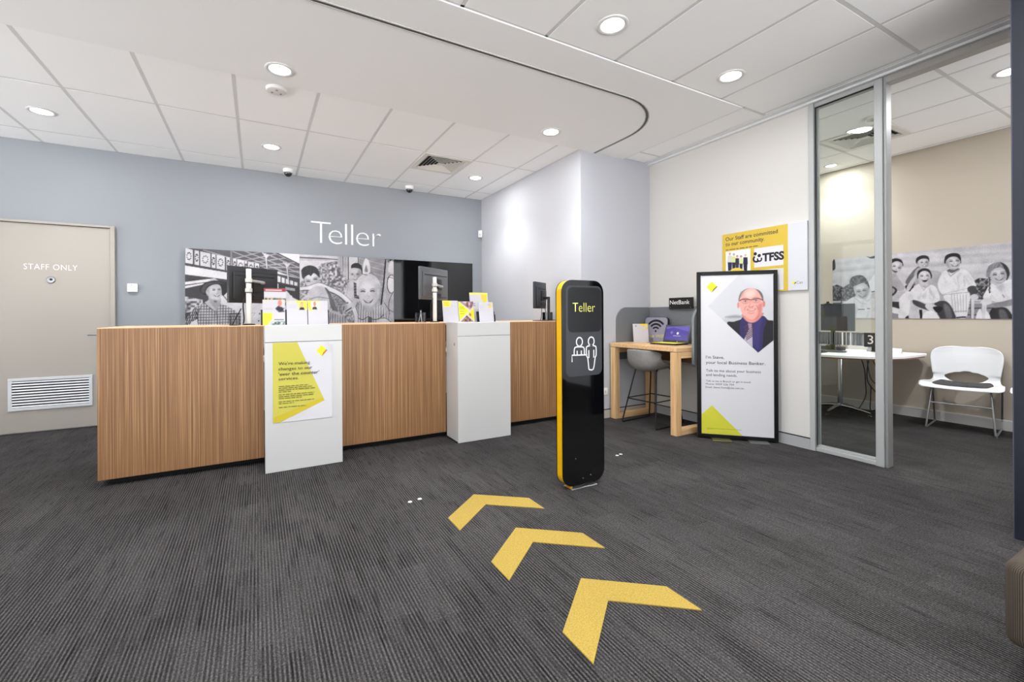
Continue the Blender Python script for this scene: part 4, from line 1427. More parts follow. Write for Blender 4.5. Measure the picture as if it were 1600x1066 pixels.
def d_price(A):
    A.poly([(40, 0), (100, 0), (96, 14), (76, 18)], (246, 208, 40), 1)
    A.poly([(78, 6), (92, 6), (92, 22), (78, 22)], (205, 205, 180), 1); A.ell(20, 12, 6, 5, (150, 155, 165), 0, 1)
    A.poly([(82, 22), (100, 16), (94, 34)], (244, 206, 60), 1)
    for z in (30, 37, 44, 52, 60, 68, 76):
        lines(A, (z,), 10, 45, 202); lines(A, (z,), 54, 90, 206)
    lines(A, (90,), 10, 40, (150, 190, 190))

PT = 1.117
leaflet(.048, 4.015, PT - .003, .160, .305, 'white leaflet with a dark red top edge behind the first brochure', d_red)
leaflet(.036, 3.94, PT, .160, .205, 'brochure with a bald man and yellow corner beside the white pole', d_man)
leaflet(.208, 3.94, PT, .152, .200, 'brochure with a fair haired woman on a yellow block', d_lady)
leaflet(.366, 3.94, PT, .152, .200, 'brochure with a bearded face over a yellow corner', d_beard)
leaflet(1.548, 3.94, PT + .0, .160, .212, 'white price leaflet with a yellow heading beside the second pole', d_table, .16, 0)
leaflet(1.708, 3.93, PT, .160, .205, 'leaflet crossed by lime and orange triangles', d_cross)
leaflet(1.875, 4.02, PT, .205, .300, 'tall white leaflet with an orange corner, rearmost of its group', d_tall)
leaflet(1.922, 3.925, PT, .160, .200, 'white form leaflet standing before the tall one', d_form)
def holder(x, y, wd, label, ht=.11):
    t = thing('leaflet_stand', label, 'stand', (x, y, PT), group='black leaflet stands')
    t.rotation_euler = (-.16, 0, 0)
    MB().box(0, wd, 0, .004, 0, ht, .001, 1).build('back_plate', M['dark_plastic'], t)
    MB().box(0, .004, -.012, 0, 0, ht * .7).box(wd - .004, wd, -.012, 0, 0, ht * .7).build('side_lip', M['dark_plastic'], t)
holder(.024, 3.958, .504, 'low black stand holding the three brochures on the first pier', .125)
holder(1.90, 3.943, .202, 'low black stand holding the form leaflet on the second pier', .105)

# pen cups
t = thing('pen_cup', 'black wire mesh pen cup left of the first white pole', 'pen cup', (-.163, 4.3, CT))
mb = MB()
for k in range(20):
    a0 = 2 * PI * k / 20
    for s_ in (1, -1):
        mb.tube([(.04 * math.cos(a0 + s_ * .55 * q), .04 * math.sin(a0 + s_ * .55 * q), .1 * q) for q in (0, .25, .5, .75, 1)], .0011, 4)
tag(mb.build('wire_mesh', M['black'], t), kind='stuff')
MB().tube([(.041 * math.cos(2 * PI * k / 24), .041 * math.sin(2 * PI * k / 24), .1) for k in range(24)], .003, 6, 0, True).build('rim', M['black'], t, 40)
MB().lathe([(.04, 0), (.04, .004)], 0, 0, 24).build('cup_base', M['black'], t)
t = thing('pen', 'black pen leaning in the wire mesh cup', 'pen', (-.163, 4.3, CT + .006))
MB().tube([(-.02, 0, 0), (.045, 0, .135)], .0045, 8).build('barrel', M['black'], t, 40)
MB().tube([(.036, .004, .115), (.043, .004, .13)], .002, 6).build('clip', M['steel'], t)
def clear_cup(x, y, label, wd=.045):
    t = thing('pen_cup', label, 'pen cup', (x, y, CT))
    mb = MB()
    for (a, b, c, d) in ((-wd, wd, -.035, -.032), (-wd, wd, .032, .035), (-wd, -wd + .003, -.032, .032), (wd - .003, wd, -.032, .032)):
        mb.box(a, b, c, d, .003, .1)
    mb.build('cup_wall', M['acrylic'], t)
    MB().box(-wd, wd, -.035, .035, 0, .003).build('cup_base', M['acrylic'], t)
clear_cup(1.442, 4.3, 'clear acrylic pen cup before the black panel')
clear_cup(3.07, 4.42, 'clear acrylic pen cup beside the white wall', .055)
for k, (dx, dy, tx, lb) in enumerate(((-.02, 0, .03, 'silver pen leaning right in the clear cup'), (.015, .01, -.012, 'white pen upright in the clear cup'))):
    t = thing('pen', lb, 'pen', (1.442 + dx, 4.3 + dy, CT + .004))
    MB().tube([(0, 0, 0), (tx * .9, 0, .115)], .004, 8).build('barrel', M['steel'] if k == 0 else M['white'], t, 40)
    MB().tube([(tx * .9, 0, .115), (tx, 0, .13)], .003, 8).build('pen_tip', M['black'], t)

# ================================================================== THE KIOSK SIGN
t = thing('kiosk_sign', 'tall glossy black sign pillar with yellow edge and white figures', 'sign', (1.97, 2.40, 0))
kx0, kx1, kz0, kz1 = -.184, .180, .022, 1.423
face = rrect(kx0, kx1, kz0, kz1, (.085, .085, .085, .085), 8)
MB().prism(face, 0, .006).build('gloss_face', M['kiosk_black'], t)
MB().prism(rrect(kx0 + .002, kx1 - .002, kz0 + .002, kz1 - .002, .083, 8), .006, .064).build('yellow_band', M['yellow'], t, 40)
MB().prism(face, .064, .070).build('back_face', M['kiosk_black'], t)
MB().prism(rrect(kx0 + .032, kx1 - .018, .765, 1.385, .042, 6), -.0006, -.0001).build('grey_field', M['kiosk_grey'], t)
MB().prism(rrect(kx0 + .05, kx1 - .022, 1.066, 1.374, .034, 6), -.0011, -.0007).build('dark_field', M['kiosk_dark'], t)
text(t, 'lettering', 'Teller', -.094, 1.206, .196, .062, mat('d9d468', .5), y=-.0013, bold=-.008)
icon = mat('e9e9ea', .5)
ik = MB()
def stroke(pts, smooth=0, closed=False, wdt=.0045):
    P = [Vector((a, b, 0)) for a, b in pts]
    if smooth:
        P = catmull(P, smooth, closed)
    n = len(P)
    L, Q = [], []
    for i, p in enumerate(P):
        a = P[i - 1] if (i or closed) else P[i]
        b = P[(i + 1) % n] if (i < n - 1 or closed) else P[i]
        tt = (b - a).normalized(); nn = Vector((-tt.y, tt.x, 0)) * wdt
        L.append(p + nn); Q.append(p - nn)
    vs = [(p.x, -.0012, p.y) for p in L] + [(p.x, -.0012, p.y) for p in Q]
    fs = [(i, (i + 1) % n, n + (i + 1) % n, n + i) for i in range(n if closed else n - 1)]
    ik.add(vs, fs)
g = lambda x, z: (x - 1.97, z)
for cx_ in (1.932, 2.036):
    stroke([(cx_ - 1.97 + .026 * math.cos(a), 1.0 + .030 * math.sin(a)) for a in np.linspace(0, 2 * PI, 24, endpoint=False)], 0, True)
stroke([g(1.868, .865), g(1.868, .911), g(2.0, .908)])
stroke([g(1.886, .911), g(1.888, .950), g(1.898, .964), g(1.93, .966), g(1.962, .963), g(1.973, .95), g(1.975, .91)], 4)
stroke([g(1.912, .911), g(1.912, .94)]); stroke([g(1.948, .911), g(1.948, .94)])
stroke([g(2.014, .806), g(2.004, .885), g(1.994, .90), g(1.992, .955), g(2.006, .968), g(2.036, .970), g(2.066, .967), g(2.079, .955), g(2.079, .90), g(2.070, .885), g(2.053, .806), g(2.014, .806)], 3)
stroke([g(2.014, .885), g(2.014, .94)]); stroke([g(2.058, .885), g(2.058, .94)])
ik.build('figures', icon, t)
MB().box(-.10, .10, .012, .058, .0, .026).build('foot_block', M['kiosk_black'], t)
MB().box(-.118, -.10, .006, .058, .006, .03).build('foot_end', mat('c98f1a', .4), t)
MB().box(-.115, .105, -.012, .085, 0, .006, .002, 1).build('base_plate', M['steel'], t)
for dx, dz in ((-.075, .205), (-.012, .062), (.055, .074)):
    MB().lathe([(.004, 0), (.003, .0015)], dx, dz, 10, 'y', 0).build('screw', M['steel'], t)

# ================================================================== THE FLOOR
def arrow(x, y, label, dy=0):
    o = MB().prism([(0, 0), (-.275, -.232), (-.275, -.405), (0, -.176), (.285, -.405), (.285, -.229)], .0006, .005, 'xy').build('floor_arrow', M['arrow'])
    o.location = (x, y, 0)
    tag(o, label, 'floor marking', 'yellow carpet chevrons pointing to the counter')
arrow(1.246, 2.652, 'yellow carpet chevron on the floor nearest the counter')
arrow(1.254, 2.123, 'yellow carpet chevron in the middle of the three')
arrow(1.268, 1.574, 'yellow carpet chevron cut by the bottom of the photo')
for x, y, lb in ((.846, 2.752, 'white floor disc, first of the pair before the timber counter'), (.914, 2.765, 'white floor disc, second of the pair before the timber counter'), (2.640, 2.79, 'white floor disc beside the foot of the kiosk'), (2.69, 2.80, 'white floor disc a step past the kiosk towards the poster')):
    o = MB().lathe([(.014, .0005), (.0135, .003), (.011, .004)], 0, 0, 20).build('floor_disc', M['white'], None, 40)
    o.location = (x, y, 0)
    o.data.materials[0] = mat('c9c9c7', .5)
    tag(o, lb, 'disc', 'white discs stuck to the carpet')

# ================================================================== RIGHT WALL CORNER: DESK, SCREEN, STOOL
t = thing('laptop_desk', 'light oak bar height desk with loop frame legs in the wall corner', 'desk', (3.85, 3.393, 0))
dw, dn, df = M['desk_wood'], -.463, .448
MB().box(-.312, .315, dn, df, .815, .858, .003, 1).build('desk_top', M['desk_wood_flat'], t)
for y0, y1 in ((dn, dn + .075), (df - .075, df)):
    MB().box(-.31, -.24, y0, y1, .0, .812, .003, 1).build('leg', dw, t)
    MB().box(.24, .31, y0, y1, .0, .812, .003, 1).build('leg', dw, t)
    MB().box(-.24, .24, y0, y1, .0, .062, .003, 1).build('floor_rail', M['desk_wood_flat'], t)
    MB().box(-.24, .24, y0, y1, .75, .812, .003, 1).build('top_rail', M['desk_wood_flat'], t)
MB().box(.19, .21, dn + .075, df - .075, .66, .812).build('modesty_panel', mat('7a5a3c', .5), t)

t = thing('privacy_screen', 'grey felt three sided privacy screen around the laptop desk', 'screen', (4.19, 3.40, .66))
fz = .605
ft = M['felt']
MB().box(-.018, .012, -.472, .443, 0, fz, .006).build('rear_panel', ft, t, 40)
sidep = rrect(-.545, -.02, 0, fz, (.05, 0, 0, .16), 8)
MB().prism(sidep, .444, .461).build('side_panel', ft, t, 40)
MB().prism(rrect(-.43, -.02, 0, fz, (.05, 0, 0, .16), 8), -.500, -.473).build('side_panel', M['felt_light'], t, 40)

t = thing('desk_sign', 'small black sign with white NetBank lettering on top of the felt screen', 'sign', (4.158, 3.374, 1.24), -PI / 2)
MB().box(-.157, .157, -.012, .012, 0, .126, .002, 1).build('sign_plate', M['black'], t)
text(t, 'lettering', 'NetBank', -.14, .052, .262, .046, M['sign_white'], y=-.013)
for x in (-.135, .135):
    MB().lathe([(.004, 0), (.003, .002)], x, .015, 10, 'y', -.012).build('screw', M['steel'], t)

DT = .858
# wifi sign: rounded plate leaning on the felt
t = thing('wifi_sign', 'grey rounded sign with black wireless arcs leaning behind the laptop', 'sign', (4.045, 3.642, DT + .005), -PI / 2 + .12)
t.rotation_euler = (-.1, 0, -PI / 2 + .12)
MB().prism(rrect(-.15, .15, 0, .285, .04, 6), .0, .035).build('sign_body', M['black'], t, 40)
MB().prism(rrect(-.148, .148, .003, .282, .038, 6), -.003, -.0001).build('sign_face', mat('8d8b9b', .3), t)
wm = MB()
for r0, r1 in ((.115, .14), (.075, .098), (.038, .058)):
    n = 14
    A0, A1 = R(40), R(140)
    pts = [(r1 * math.cos(A0 + (A1 - A0) * k / n), .118 + r1 * math.sin(A0 + (A1 - A0) * k / n)) for k in range(n + 1)] + [(r0 * math.cos(A1 - (A1 - A0) * k / n), .118 + r0 * math.sin(A1 - (A1 - A0) * k / n)) for k in range(n + 1)]
    wm.prism(pts, -.0036, -.0031)
wm.prism(ellipse(0, .122, .013, .013, 16), -.0036, -.0031)
wm.build('wireless_symbol', M['black'], t)
text(t, 'lettering', 'Free WiFi', -.125, .048, .25, .038, mat('c6bf62', .5), y=-.0037)

# laptop
t = thing('laptop', 'dark laptop with a purple screen and yellow keyboard on the oak desk', 'laptop', (3.87, 3.29, DT), -PI / 2 + .1)
MB().box(-.155, .155, -.12, .10, .0, .016, .004).build('keyboard_base', M['dark_plastic'], t, 40)
MB().box(-.145, .145, -.11, .06, .0162, .0195, .001, 1).build('keyboard', mat('f0e03c', .5), t)
scr = MB().box(-.155, .155, 0, .008, 0, .205, .003).build('lid', mat('3d3e42', .4), t, 40)
scr.location = (0, .10, .012); scr.rotation_euler = (-.32, 0, 0)
MB().box(-.138, .138, -.0012, -.0001, .03, .185).build('display', mat('463a92', .2), scr)
dp = MB()
dp.add([(-.1, -.0016, .185), (.138, -.0016, .185), (.138, -.0016, .13)], [(0, 1, 2)])
dp.add([(-.138, -.0016, .185), (-.02, -.0016, .185), (-.138, -.0016, .15)], [(0, 1, 2)])
dp.build('wallpaper_shape', mat('5f54b4', .2), scr)
MB().prism([(-.085, .115), (-.065, .135), (-.045, .115), (-.065, .095)], -.0016, -.0013).build('wallpaper_mark', mat('6b68a6', .2), scr)
MB().prism(ellipse(.01, .108, .012, .014, 14), -.0017, -.0013).build('user_icon', mat('e8e8f4', .3), scr)
MB().box(-.04, .05, -.0017, -.0013, .076, .081).build('caption_line', mat('aaa8d8', .3), scr)
MB().prism(ellipse(.02, .016, .005, .005, 10), -.0017, -.0013).build('power_mark', mat('d8d8dc', .3), scr)
# phone stand and leaflet on the desk
t = thing('card_holder', 'small dark grey card holder in front of the wireless sign', 'holder', (3.93, 3.60, DT), -PI / 2)
MB().box(-.03, .03, 0, .004, 0, .055, .001, 1).build('back_plate', mat('55565e', .4), t)
MB().box(-.03, .03, -.03, .0, 0, .004, .001, 1).build('foot', mat('55565e', .4), t)
leaflet(3.80, 3.735, DT, .185, .215, 'white price leaflet with a yellow corner standing on the oak desk', d_price, .12, -.35)

# stool ---------------------------------------------------------------------------------------
t = thing('bar_stool', 'grey upholstered bar stool with black wire legs tucked under the oak desk', 'stool', (3.775, 3.43, 0), .1)
SD = -.036          # seat height trim
def shell(rows, ncol, outline, name, mt, parent, thick, drop=0.0):
    """rows of (centre x, z, half width, rise of the sides, backward sweep of the sides)"""
    vs, fs = [], []
    for (x, z, hw, rise, sw) in rows:
        for i in range(ncol + 1):
            s_ = -1 + 2 * i / ncol
            e = abs(s_) ** 2.4
            vs.append((x + sw * e, s_ * hw, z + rise * e + drop))
    n = ncol + 1
    for j in range(len(rows) - 1):
        for i in range(ncol):
            if outline is None or outline(j, i):
                fs.append((j * n + i, j * n + i + 1, (j + 1) * n + i + 1, (j + 1) * n + i))
    mb = MB(); mb.add(vs, fs)
    o = mb.build(name, mt, parent, 80)
    md = o.modifiers.new('thickness', 'SOLIDIFY'); md.thickness = thick; md.offset = 0
    sb = o.modifiers.new('rounding', 'SUBSURF'); sb.levels = 1; sb.render_levels = 2
    return o
rows = [(.235, .645, .17, .012, 0), (.19, .655, .2, .02, 0), (.08, .640, .215, .035, 0), (-.06, .622, .217, .07, .0), (-.18, .618, .217, .13, .03), (-.255, .650, .215, .13, .10), (-.29, .73, .21, .06, .16), (-.305, .79, .205, .02, .17), (-.315, .838, .185, -.012, .15), (-.318, .853, .15, -.03, .12)]
shell(rows, 12, None, 'seat_shell', M['stool'], t, .028, SD)
rows = [(.2, .668, .15, .0, 0), (.1, .664, .17, .004, 0), (-.04, .652, .175, .008, 0), (-.16, .646, .16, .02, 0)]
shell(rows, 8, None, 'seat_pad', mat('6d6b69', .9), t, .02, SD)
bm_ = M['black_metal']
for s_ in (-1, 1):
    y_ = s_ * .215
    yb = s_ * .13
    MB().tube([(-.10, yb, .605), (-.13, yb + s_ * .004, .57), (-.255, y_, .012), (-.245, y_, .0085), (.0, y_, .0085), (.205, y_, .0085), (.215, y_, .012), (.14, yb + s_ * .004, .57), (.10, yb, .605)], .0075, 8).build('leg', bm_, t, 40)
    MB().tube([(-.198, s_ * .185, .27), (.185, s_ * .178, .27)], .006, 8).build('footrest_side', bm_, t, 40)
MB().tube([(-.2, -.186, .265), (-.2, .186, .265)], .0065, 8).build('footrest', bm_, t, 40)
MB().tube([(.186, -.178, .275), (.186, .178, .275)], .0065, 8).build('footrest', bm_, t, 40)
MB().tube([(-.10, -.13, .605), (.10, .13, .605)], .008, 8).tube([(-.10, .13, .605), (.10, -.13, .605)], .008, 8).build('seat_support', bm_, t, 40)

# wall outlet low on the alcove wall
t = thing('power_outlet', 'white double power outlet low on the pale wall beside the oak desk', 'outlet', (3.45, YST, .305), 0)
MB().box(-.06, .06, -.01, 0, -.04, .04, .003).build('cover_plate', M['white'], t, 40)
for x in (-.025, .025):
    MB().box(x - .006, x + .006, -.012, -.009, -.02, .01, .001, 1).build('socket', mat('b9b9b9', .4), t)

# ------------------------------------------------------------------ framed poster on the floor
dv = Vector((4.15 - 3.686, 2.335 - 2.811, 0)).normalized()
t = thing('poster_stand', 'black framed floor poster of a smiling bald man in a dark suit', 'poster', (3.686, 2.811, 0), math.atan2(dv.y, dv.x))
pw, ph = .678, 1.583
fb = mat('08080a', .45, spec=.3)
MB().box(0, .034, -.012, .02, .012, ph, .003, 1).box(pw - .034, pw, -.012, .02, .012, ph, .003, 1).box(.034, pw - .034, -.012, .02, ph - .036, ph, .003, 1).box(.034, pw - .034, -.012, .02, .012, .046, .003, 1).build('frame', fb, t)
MB().box(.03, pw - .03, -.004, .012, .04, ph - .03).build('poster_sheet', M['paper'], t)
for (x, z, sx, sz) in ((.034, ph - .036, 1, -1), (pw - .034, ph - .036, -1, -1)):
    MB().add([(x, -.0125, z), (x + sx * .014, -.0125, z), (x, -.0125, z + sz * .014)], [(0, 1, 2)]).build('corner_clip', M['steel'], t)
MB().prism([(.035, .047), (.035, .225), (.125, .318), (.385, .047)], -.0052, -.0046).build('yellow_print', mat('d2cf38', .6), t)
MB().prism([(.085, 1.44), (.131, 1.489), (.180, 1.44), (.131, 1.385)], -.0052, -.0046).build('emblem', mat('f0e625', .6), t)
MB().prism([(.180, 1.44), (.131, 1.385), (.142, 1.415), (.172, 1.445)], -.0056, -.0053).build('emblem_fold', mat('7a6a20', .6), t)
A = Art(.095, .6425, .822, 1.545, .0037, [(184.5, 150.4), (907.0, 129.8), (912.3, 1007.5), (190.0, 998)])
A.fill((217, 216, 220))
reg = [(190, 490), (530, 140), (930, 110), (930, 850), (742, 1002)]
A.poly(reg, (206, 206, 211))
A.within(reg, 3)
A.blob([(560, 120), (930, 110), (930, 420), (760, 300)], (216, 216, 221), 40)
A.blob([(380, 610), (480, 590), (560, 600), (540, 620), (450, 625)], (140, 140, 146), 14)
A.blob([(330, 640), (500, 620), (560, 650), (480, 700), (400, 690)], (190, 190, 194), 20)
A.blob([(405, 695), (480, 660), (560, 632), (585, 600), (650, 640), (790, 595), (850, 640), (930, 685), (930, 1010), (640, 1010)], (30, 27, 36))
A.blob([(545, 665), (582, 605), (640, 665), (700, 650), (792, 596), (835, 655), (800, 770), (770, 1010), (600, 900), (545, 800)], (45, 40, 92))
A.blob([(700, 680), (790, 620), (760, 760), (750, 960), (690, 900)], (58, 48, 112), 10)
A.poly([(633, 680), (672, 684), (678, 740), (682, 960), (585, 862), (640, 745)], (184, 176, 190))
for k in range(9):
    A.line([(590 + k * 3, 850 + k * 18 - 130), (690, 790 + k * 20 - 140)], 9, (92, 36, 48) if k % 2 else (70, 66, 84), 2)
A.poly([(630, 676), (674, 682), (662, 735), (642, 735)], (160, 130, 150))
A.blob([(572, 570), (790, 560), (782, 600), (720, 660), (655, 672), (598, 640)], (205, 130, 122))
A.blob([(528, 440), (535, 370), (570, 320), (640, 290), (740, 305), (790, 355), (800, 430), (770, 420), (560, 420)], (112, 104, 104))
A.ell(524, 478, 13, 34, (222, 140, 132)); A.ell(806, 462, 15, 36, (214, 128, 122))
A.blob([(538, 480), (542, 400), (580, 325), (650, 288), (715, 300), (765, 360), (792, 440), (788, 530), (768, 595), (720, 645), (662, 664), (608, 632), (568, 570)], (236, 168, 158))
A.blob([(600, 340), (660, 305), (710, 325), (690, 380), (620, 390)], (248, 200, 190), 22)
A.blob([(740, 480), (788, 460), (770, 590), (715, 645), (740, 560)], (214, 134, 126), 14)
for cx_, cy_ in ((602, 434), (718, 426)):
    A.ell(cx_, cy_ - 4, 34, 20, (214, 146, 138), 0, 9, .8)
    A.line([(cx_ - 36, cy_ - 26), (cx_, cy_ - 35), (cx_ + 34, cy_ - 27)], 7, (158, 112, 106), 5, 4, .8)
    A.ell(cx_, cy_, 19, 7, (240, 226, 220), 0, 3, .9); A.ell(cx_, cy_, 8, 7, (64, 66, 76), 0, 3)
    A.line([(cx_ - 21, cy_ - 2), (cx_, cy_ - 9), (cx_ + 21, cy_ - 1)], 4, (96, 62, 60), 2, 4)
    A.line([(cx_ - 18, cy_ + 13), (cx_, cy_ + 18), (cx_ + 18, cy_ + 12)], 4, (196, 122, 114), 4, 4, .7)
    A.line([(cx_ - 46, cy_ - 14), (cx_ - 40, cy_ + 12), (cx_ - 14, cy_ + 24), (cx_ + 20, cy_ + 23), (cx_ + 42, cy_ + 8), (cx_ + 46, cy_ - 14)], 2.6, (120, 84, 84), 2, 4, .8)
A.line([(541, 430), (556, 416), (604, 410), (650, 416), (676, 414), (720, 404), (768, 408), (793, 424)], 8, (62, 50, 54), 2, 3)
A.line([(664, 420), (652, 470), (640, 488)], 7, (212, 138, 130), 6, 4)
A.blob([(634, 486), (660, 496), (692, 484), (684, 500), (660, 506), (640, 500)], (196, 108, 102), 5, .8)
A.line([(612, 488), (596, 512), (594, 534)], 6, (200, 120, 114), 5, 4); A.line([(718, 480), (738, 502), (742, 526)], 6, (196, 116, 110), 5, 4)
A.blob([(616, 523), (640, 521), (664, 524), (690, 519), (718, 514), (702, 534), (664, 543), (632, 538)], (184, 92, 90), 3)
A.blob([(628, 526), (664, 527), (708, 519), (692, 531), (664, 535), (638, 533)], (236, 226, 220), 2)
A.line([(630, 562), (664, 568), (698, 560)], 7, (206, 128, 122), 6, 4)
A.line([(590, 600), (640, 640), (690, 645), (750, 600)], 12, (198, 118, 112), 9, 4, .7)
for q in range(14):
    A.line([(548 + q * 4, 322 + (q % 3) * 6), (536 + q * 2, 410 - q * 3)], 3, (150, 142, 142), 3, 0, .4)
A.within(None)
mesh_o = A.build('portrait_print', t, -.0049)
for body, x, z, wd, cp, bo, mt_ in (("I'm Steve,", .075, .759, .158, .028, .0, M['ink']), ('your local Business Banker.', .075, .710, .500, .028, .0, M['ink']),
                                  ('Talk to me about your business', .076, .635, .462, .024, 0, M['ink_grey']), ('and lending needs.', .076, .594, .266, .024, 0, M['ink_grey']),
                                  ('Talk to me in Branch or get in touch', .075, .540, .380, .016, 0, M['ink_grey']), ('Phone: 0439 226 759', .074, .511, .240, .016, 0, M['ink_grey']), ('Email: Steve.York@cba.com.au', .072, .481, .325, .016, 0, M['ink_grey'])):
    text(t, 'printed_text', body, x, z, wd, cp, mt_, y=-.0054, bold=bo)
mb = MB()
greek(mb, .08, .098, .30, .005, -.0058, 3); greek(mb, .08, .090, .06, .005, -.0058, 4)
tag(mb.build('small_print', mat('8d8a3c', .7), t), kind='stuff')
MB().box(.12, .28, -.10, .05, 0, .012, .002, 1).build('foot_plate', M['brass'], t)
MB().box(.43, .59, -.10, .05, 0, .012, .002, 1).build('foot_plate', mat('77787a', .35, metal=.6), t)

# ------------------------------------------------------------------ community board on the right wall
t = thing('wall_board', 'yellow and white staff community board on the warm white wall', 'board', (XR, 2.889, 0), -PI / 2)
bx = lambda y: 2.889 - y
MB().box(0, .801, -.02, 0, 1.388, 1.992, .002, 1).build('board_body', mat('d0d1d6', .45), t)
MB().box(.001, .6405, -.0206, -.0201, 1.389, 1.991).build('yellow_print', mat('d0b23a', .5), t)
for n_, (body, x, z, wd, cp) in enumerate((('Our Staff are committed', .037, 1.922, .516, .036), ('to our community.', .037, 1.870, .395, .036))):
    text(t, 'printed_text', body, x, z, wd, cp, mat('3a3036', .6), y=-.0209, bold=.014)
mb = MB(); greek(mb, .038, 1.826, .33, .013, -.0209, 8); tag(mb.build('small_print', mat('5c5030', .7), t), kind='stuff')
MB().box(bx(2.557), bx(2.288), -.0212, -.0207, 1.625, 1.808).build('white_field', M['paper'], t)
MB().box(bx(2.555), bx(2.288), -.0212, -.0207, 1.40, 1.597).build('white_field', M['paper'], t)
lg = MB()
c0 = bx(2.56)
lg.prism(ellipse(c0 + .014, 1.756, .016, .016, 18), -.0222, -.0215)
lg.prism(ellipse(c0 + .052, 1.735, .016, .016, 18), -.0222, -.0215)
for (cx_, cz_, r0, r1, s0, s1) in ((c0 + .024, 1.706, .018, .036, 120, 330), (c0 + .055, 1.70, .012, .026, 150, 400)):
    n = 12
    S0, S1 = R(s0), R(s1)
    lg.prism([(cx_ + r1 * math.cos(S0 + (S1 - S0) * k / n), cz_ + r1 * math.sin(S0 + (S1 - S0) * k / n)) for k in range(n + 1)] + [(cx_ + r0 * math.cos(S1 - (S1 - S0) * k / n), cz_ + r0 * math.sin(S1 - (S1 - S0) * k / n)) for k in range(n + 1)], -.0222, -.0215)
lg.build('club_emblem', M['ink'], t)
text(t, 'printed_text', 'TFSS', bx(2.478), 1.677, .197, .070, M['ink'], y=-.0218, bold=.045)
# group photo on the board
A = Art(bx(2.851), bx(2.594), 1.60, 1.813, .0035, [(122.8, 474.6), (463.0, 428.2), (464.9, 736.4), (124.6, 767.5)])
A.fill((232, 232, 238))
def person(cx, top, hgt, skin, hair, shirt_c, legs, wd):
    A.poly([(cx - wd, top + 38), (cx + wd, top + 38), (cx + wd * 1.15, top + hgt * .55), (cx - wd * 1.15, top + hgt * .55)], shirt_c, 3)
    A.poly([(cx - wd, top + hgt * .53), (cx + wd, top + hgt * .53), (cx + wd * .8, top + hgt), (cx - wd * .8, top + hgt)], legs, 3)
    A.ell(cx, top + 12, 15, 16, hair, 0, 3); A.ell(cx, top + 19, 11, 15, skin, 0, 3)
person(180, 488, 250, (214, 150, 140), (200, 140, 130), (208, 204, 196), (45, 44, 70), 30)
person(235, 500, 230, (220, 180, 160), (80, 100, 90), (206, 214, 140), (40, 40, 52), 24)
person(282, 525, 220, (224, 160, 140), (150, 60, 50), (50, 46, 62), (48, 52, 78), 24)
person(335, 528, 210, (220, 170, 150), (60, 52, 52), (212, 220, 150), (40, 44, 70), 22)
person(395, 512, 240, (226, 180, 160), (176, 140, 130), (40, 40, 62), (34, 34, 56), 28)
A.blob([(180, 745), (230, 705), (310, 700), (380, 735), (380, 780), (180, 790)], (238, 208, 80))
A.build('group_photo', t, -.0212)
MB().prism([(bx(2.216), 1.458), (bx(2.198), 1.474), (bx(2.182), 1.456), (bx(2.198), 1.440)], -.0208, -.0203).build('emblem', mat('f0d92c', .5), t)
MB().prism([(bx(2.190), 1.463), (bx(2.180), 1.457), (bx(2.196), 1.441)], -.0212, -.0209).build('emblem_fold', M['ink'], t)
text(t, 'printed_text', 'Can', bx(2.178), 1.446, .05, .023, M['ink_grey'], y=-.0208)

# ================================================================== THE OFFICE BEHIND THE GLASS
t = thing('wall_photo', 'long black and white wall photo of six laughing children playing cricket', 'photo', (XO - .003, 2.958, 0), -PI / 2)
mw = 2.958 - 1.2
mb = MB()
out = rrect(0, mw, 1.115, 1.875, (0, 0, 0, .05), 6)
mb.prism(out, -.006, 0)
mb.build('board', mat('d0d0d0', .5), t)
A = Art(0, mw, 1.115, 1.875, .0056, [(76.1, 269.9), (2591.9, 23.8), (2597.7, 979.9), (80.4, 968.8)])
A.fill(204)
for k, (y_, g_) in enumerate(((300, 220), (360, 188), (420, 214), (480, 192), (230, 222), (180, 196), (130, 224), (390, 226))):
    A.line([(60, y_ + 60), (600, y_ + 10), (1300, y_ - 20), (2000, y_ - 60), (2700, y_ - 90)], 34, g_, 14, 4, .7)
A.blob([(60, 255), (100, 262), (110, 380), (60, 390)], 70)
A.blob([(480, 228), (520, 240), (600, 222), (590, 250), (530, 258)], 40)
A.speckle([(60, 590), (130, 570), (210, 600), (280, 560), (360, 690), (300, 775), (60, 780)], 45, 135, 15, 6)
A.line([(60, 772), (300, 772)], 16, 190); A.line([(60, 795), (200, 790)], 14, 70); A.line([(185, 700), (185, 800)], 12, 60)
A.poly([(60, 800), (800, 790), (800, 980), (60, 980)], 208)
A.speckle([(1750, 520), (1830, 490), (1930, 500), (1930, 760), (1760, 740)], 55, 160, 17, 2)
A.poly([(1660, 770), (2100, 770), (2100, 990), (1660, 990)], 150)
A.line([(1660, 790), (2100, 780)], 16, 200); A.line([(1680, 850), (2000, 850)], 14, 80); A.line([(1680, 930), (2000, 930)], 14, 90)
# sleeve and trousers of the child behind the post
A.blob([(480, 745), (530, 640), (500, 560), (560, 470), (640, 380), (700, 500), (680, 660), (560, 650), (520, 740)], 240)
A.poly([(530, 690), (700, 680), (700, 980), (530, 980)], 206); A.line([(545, 655), (640, 640)], 12, 90)
A.blob([(640, 330), (720, 300), (760, 420), (700, 480), (640, 440)], 190)
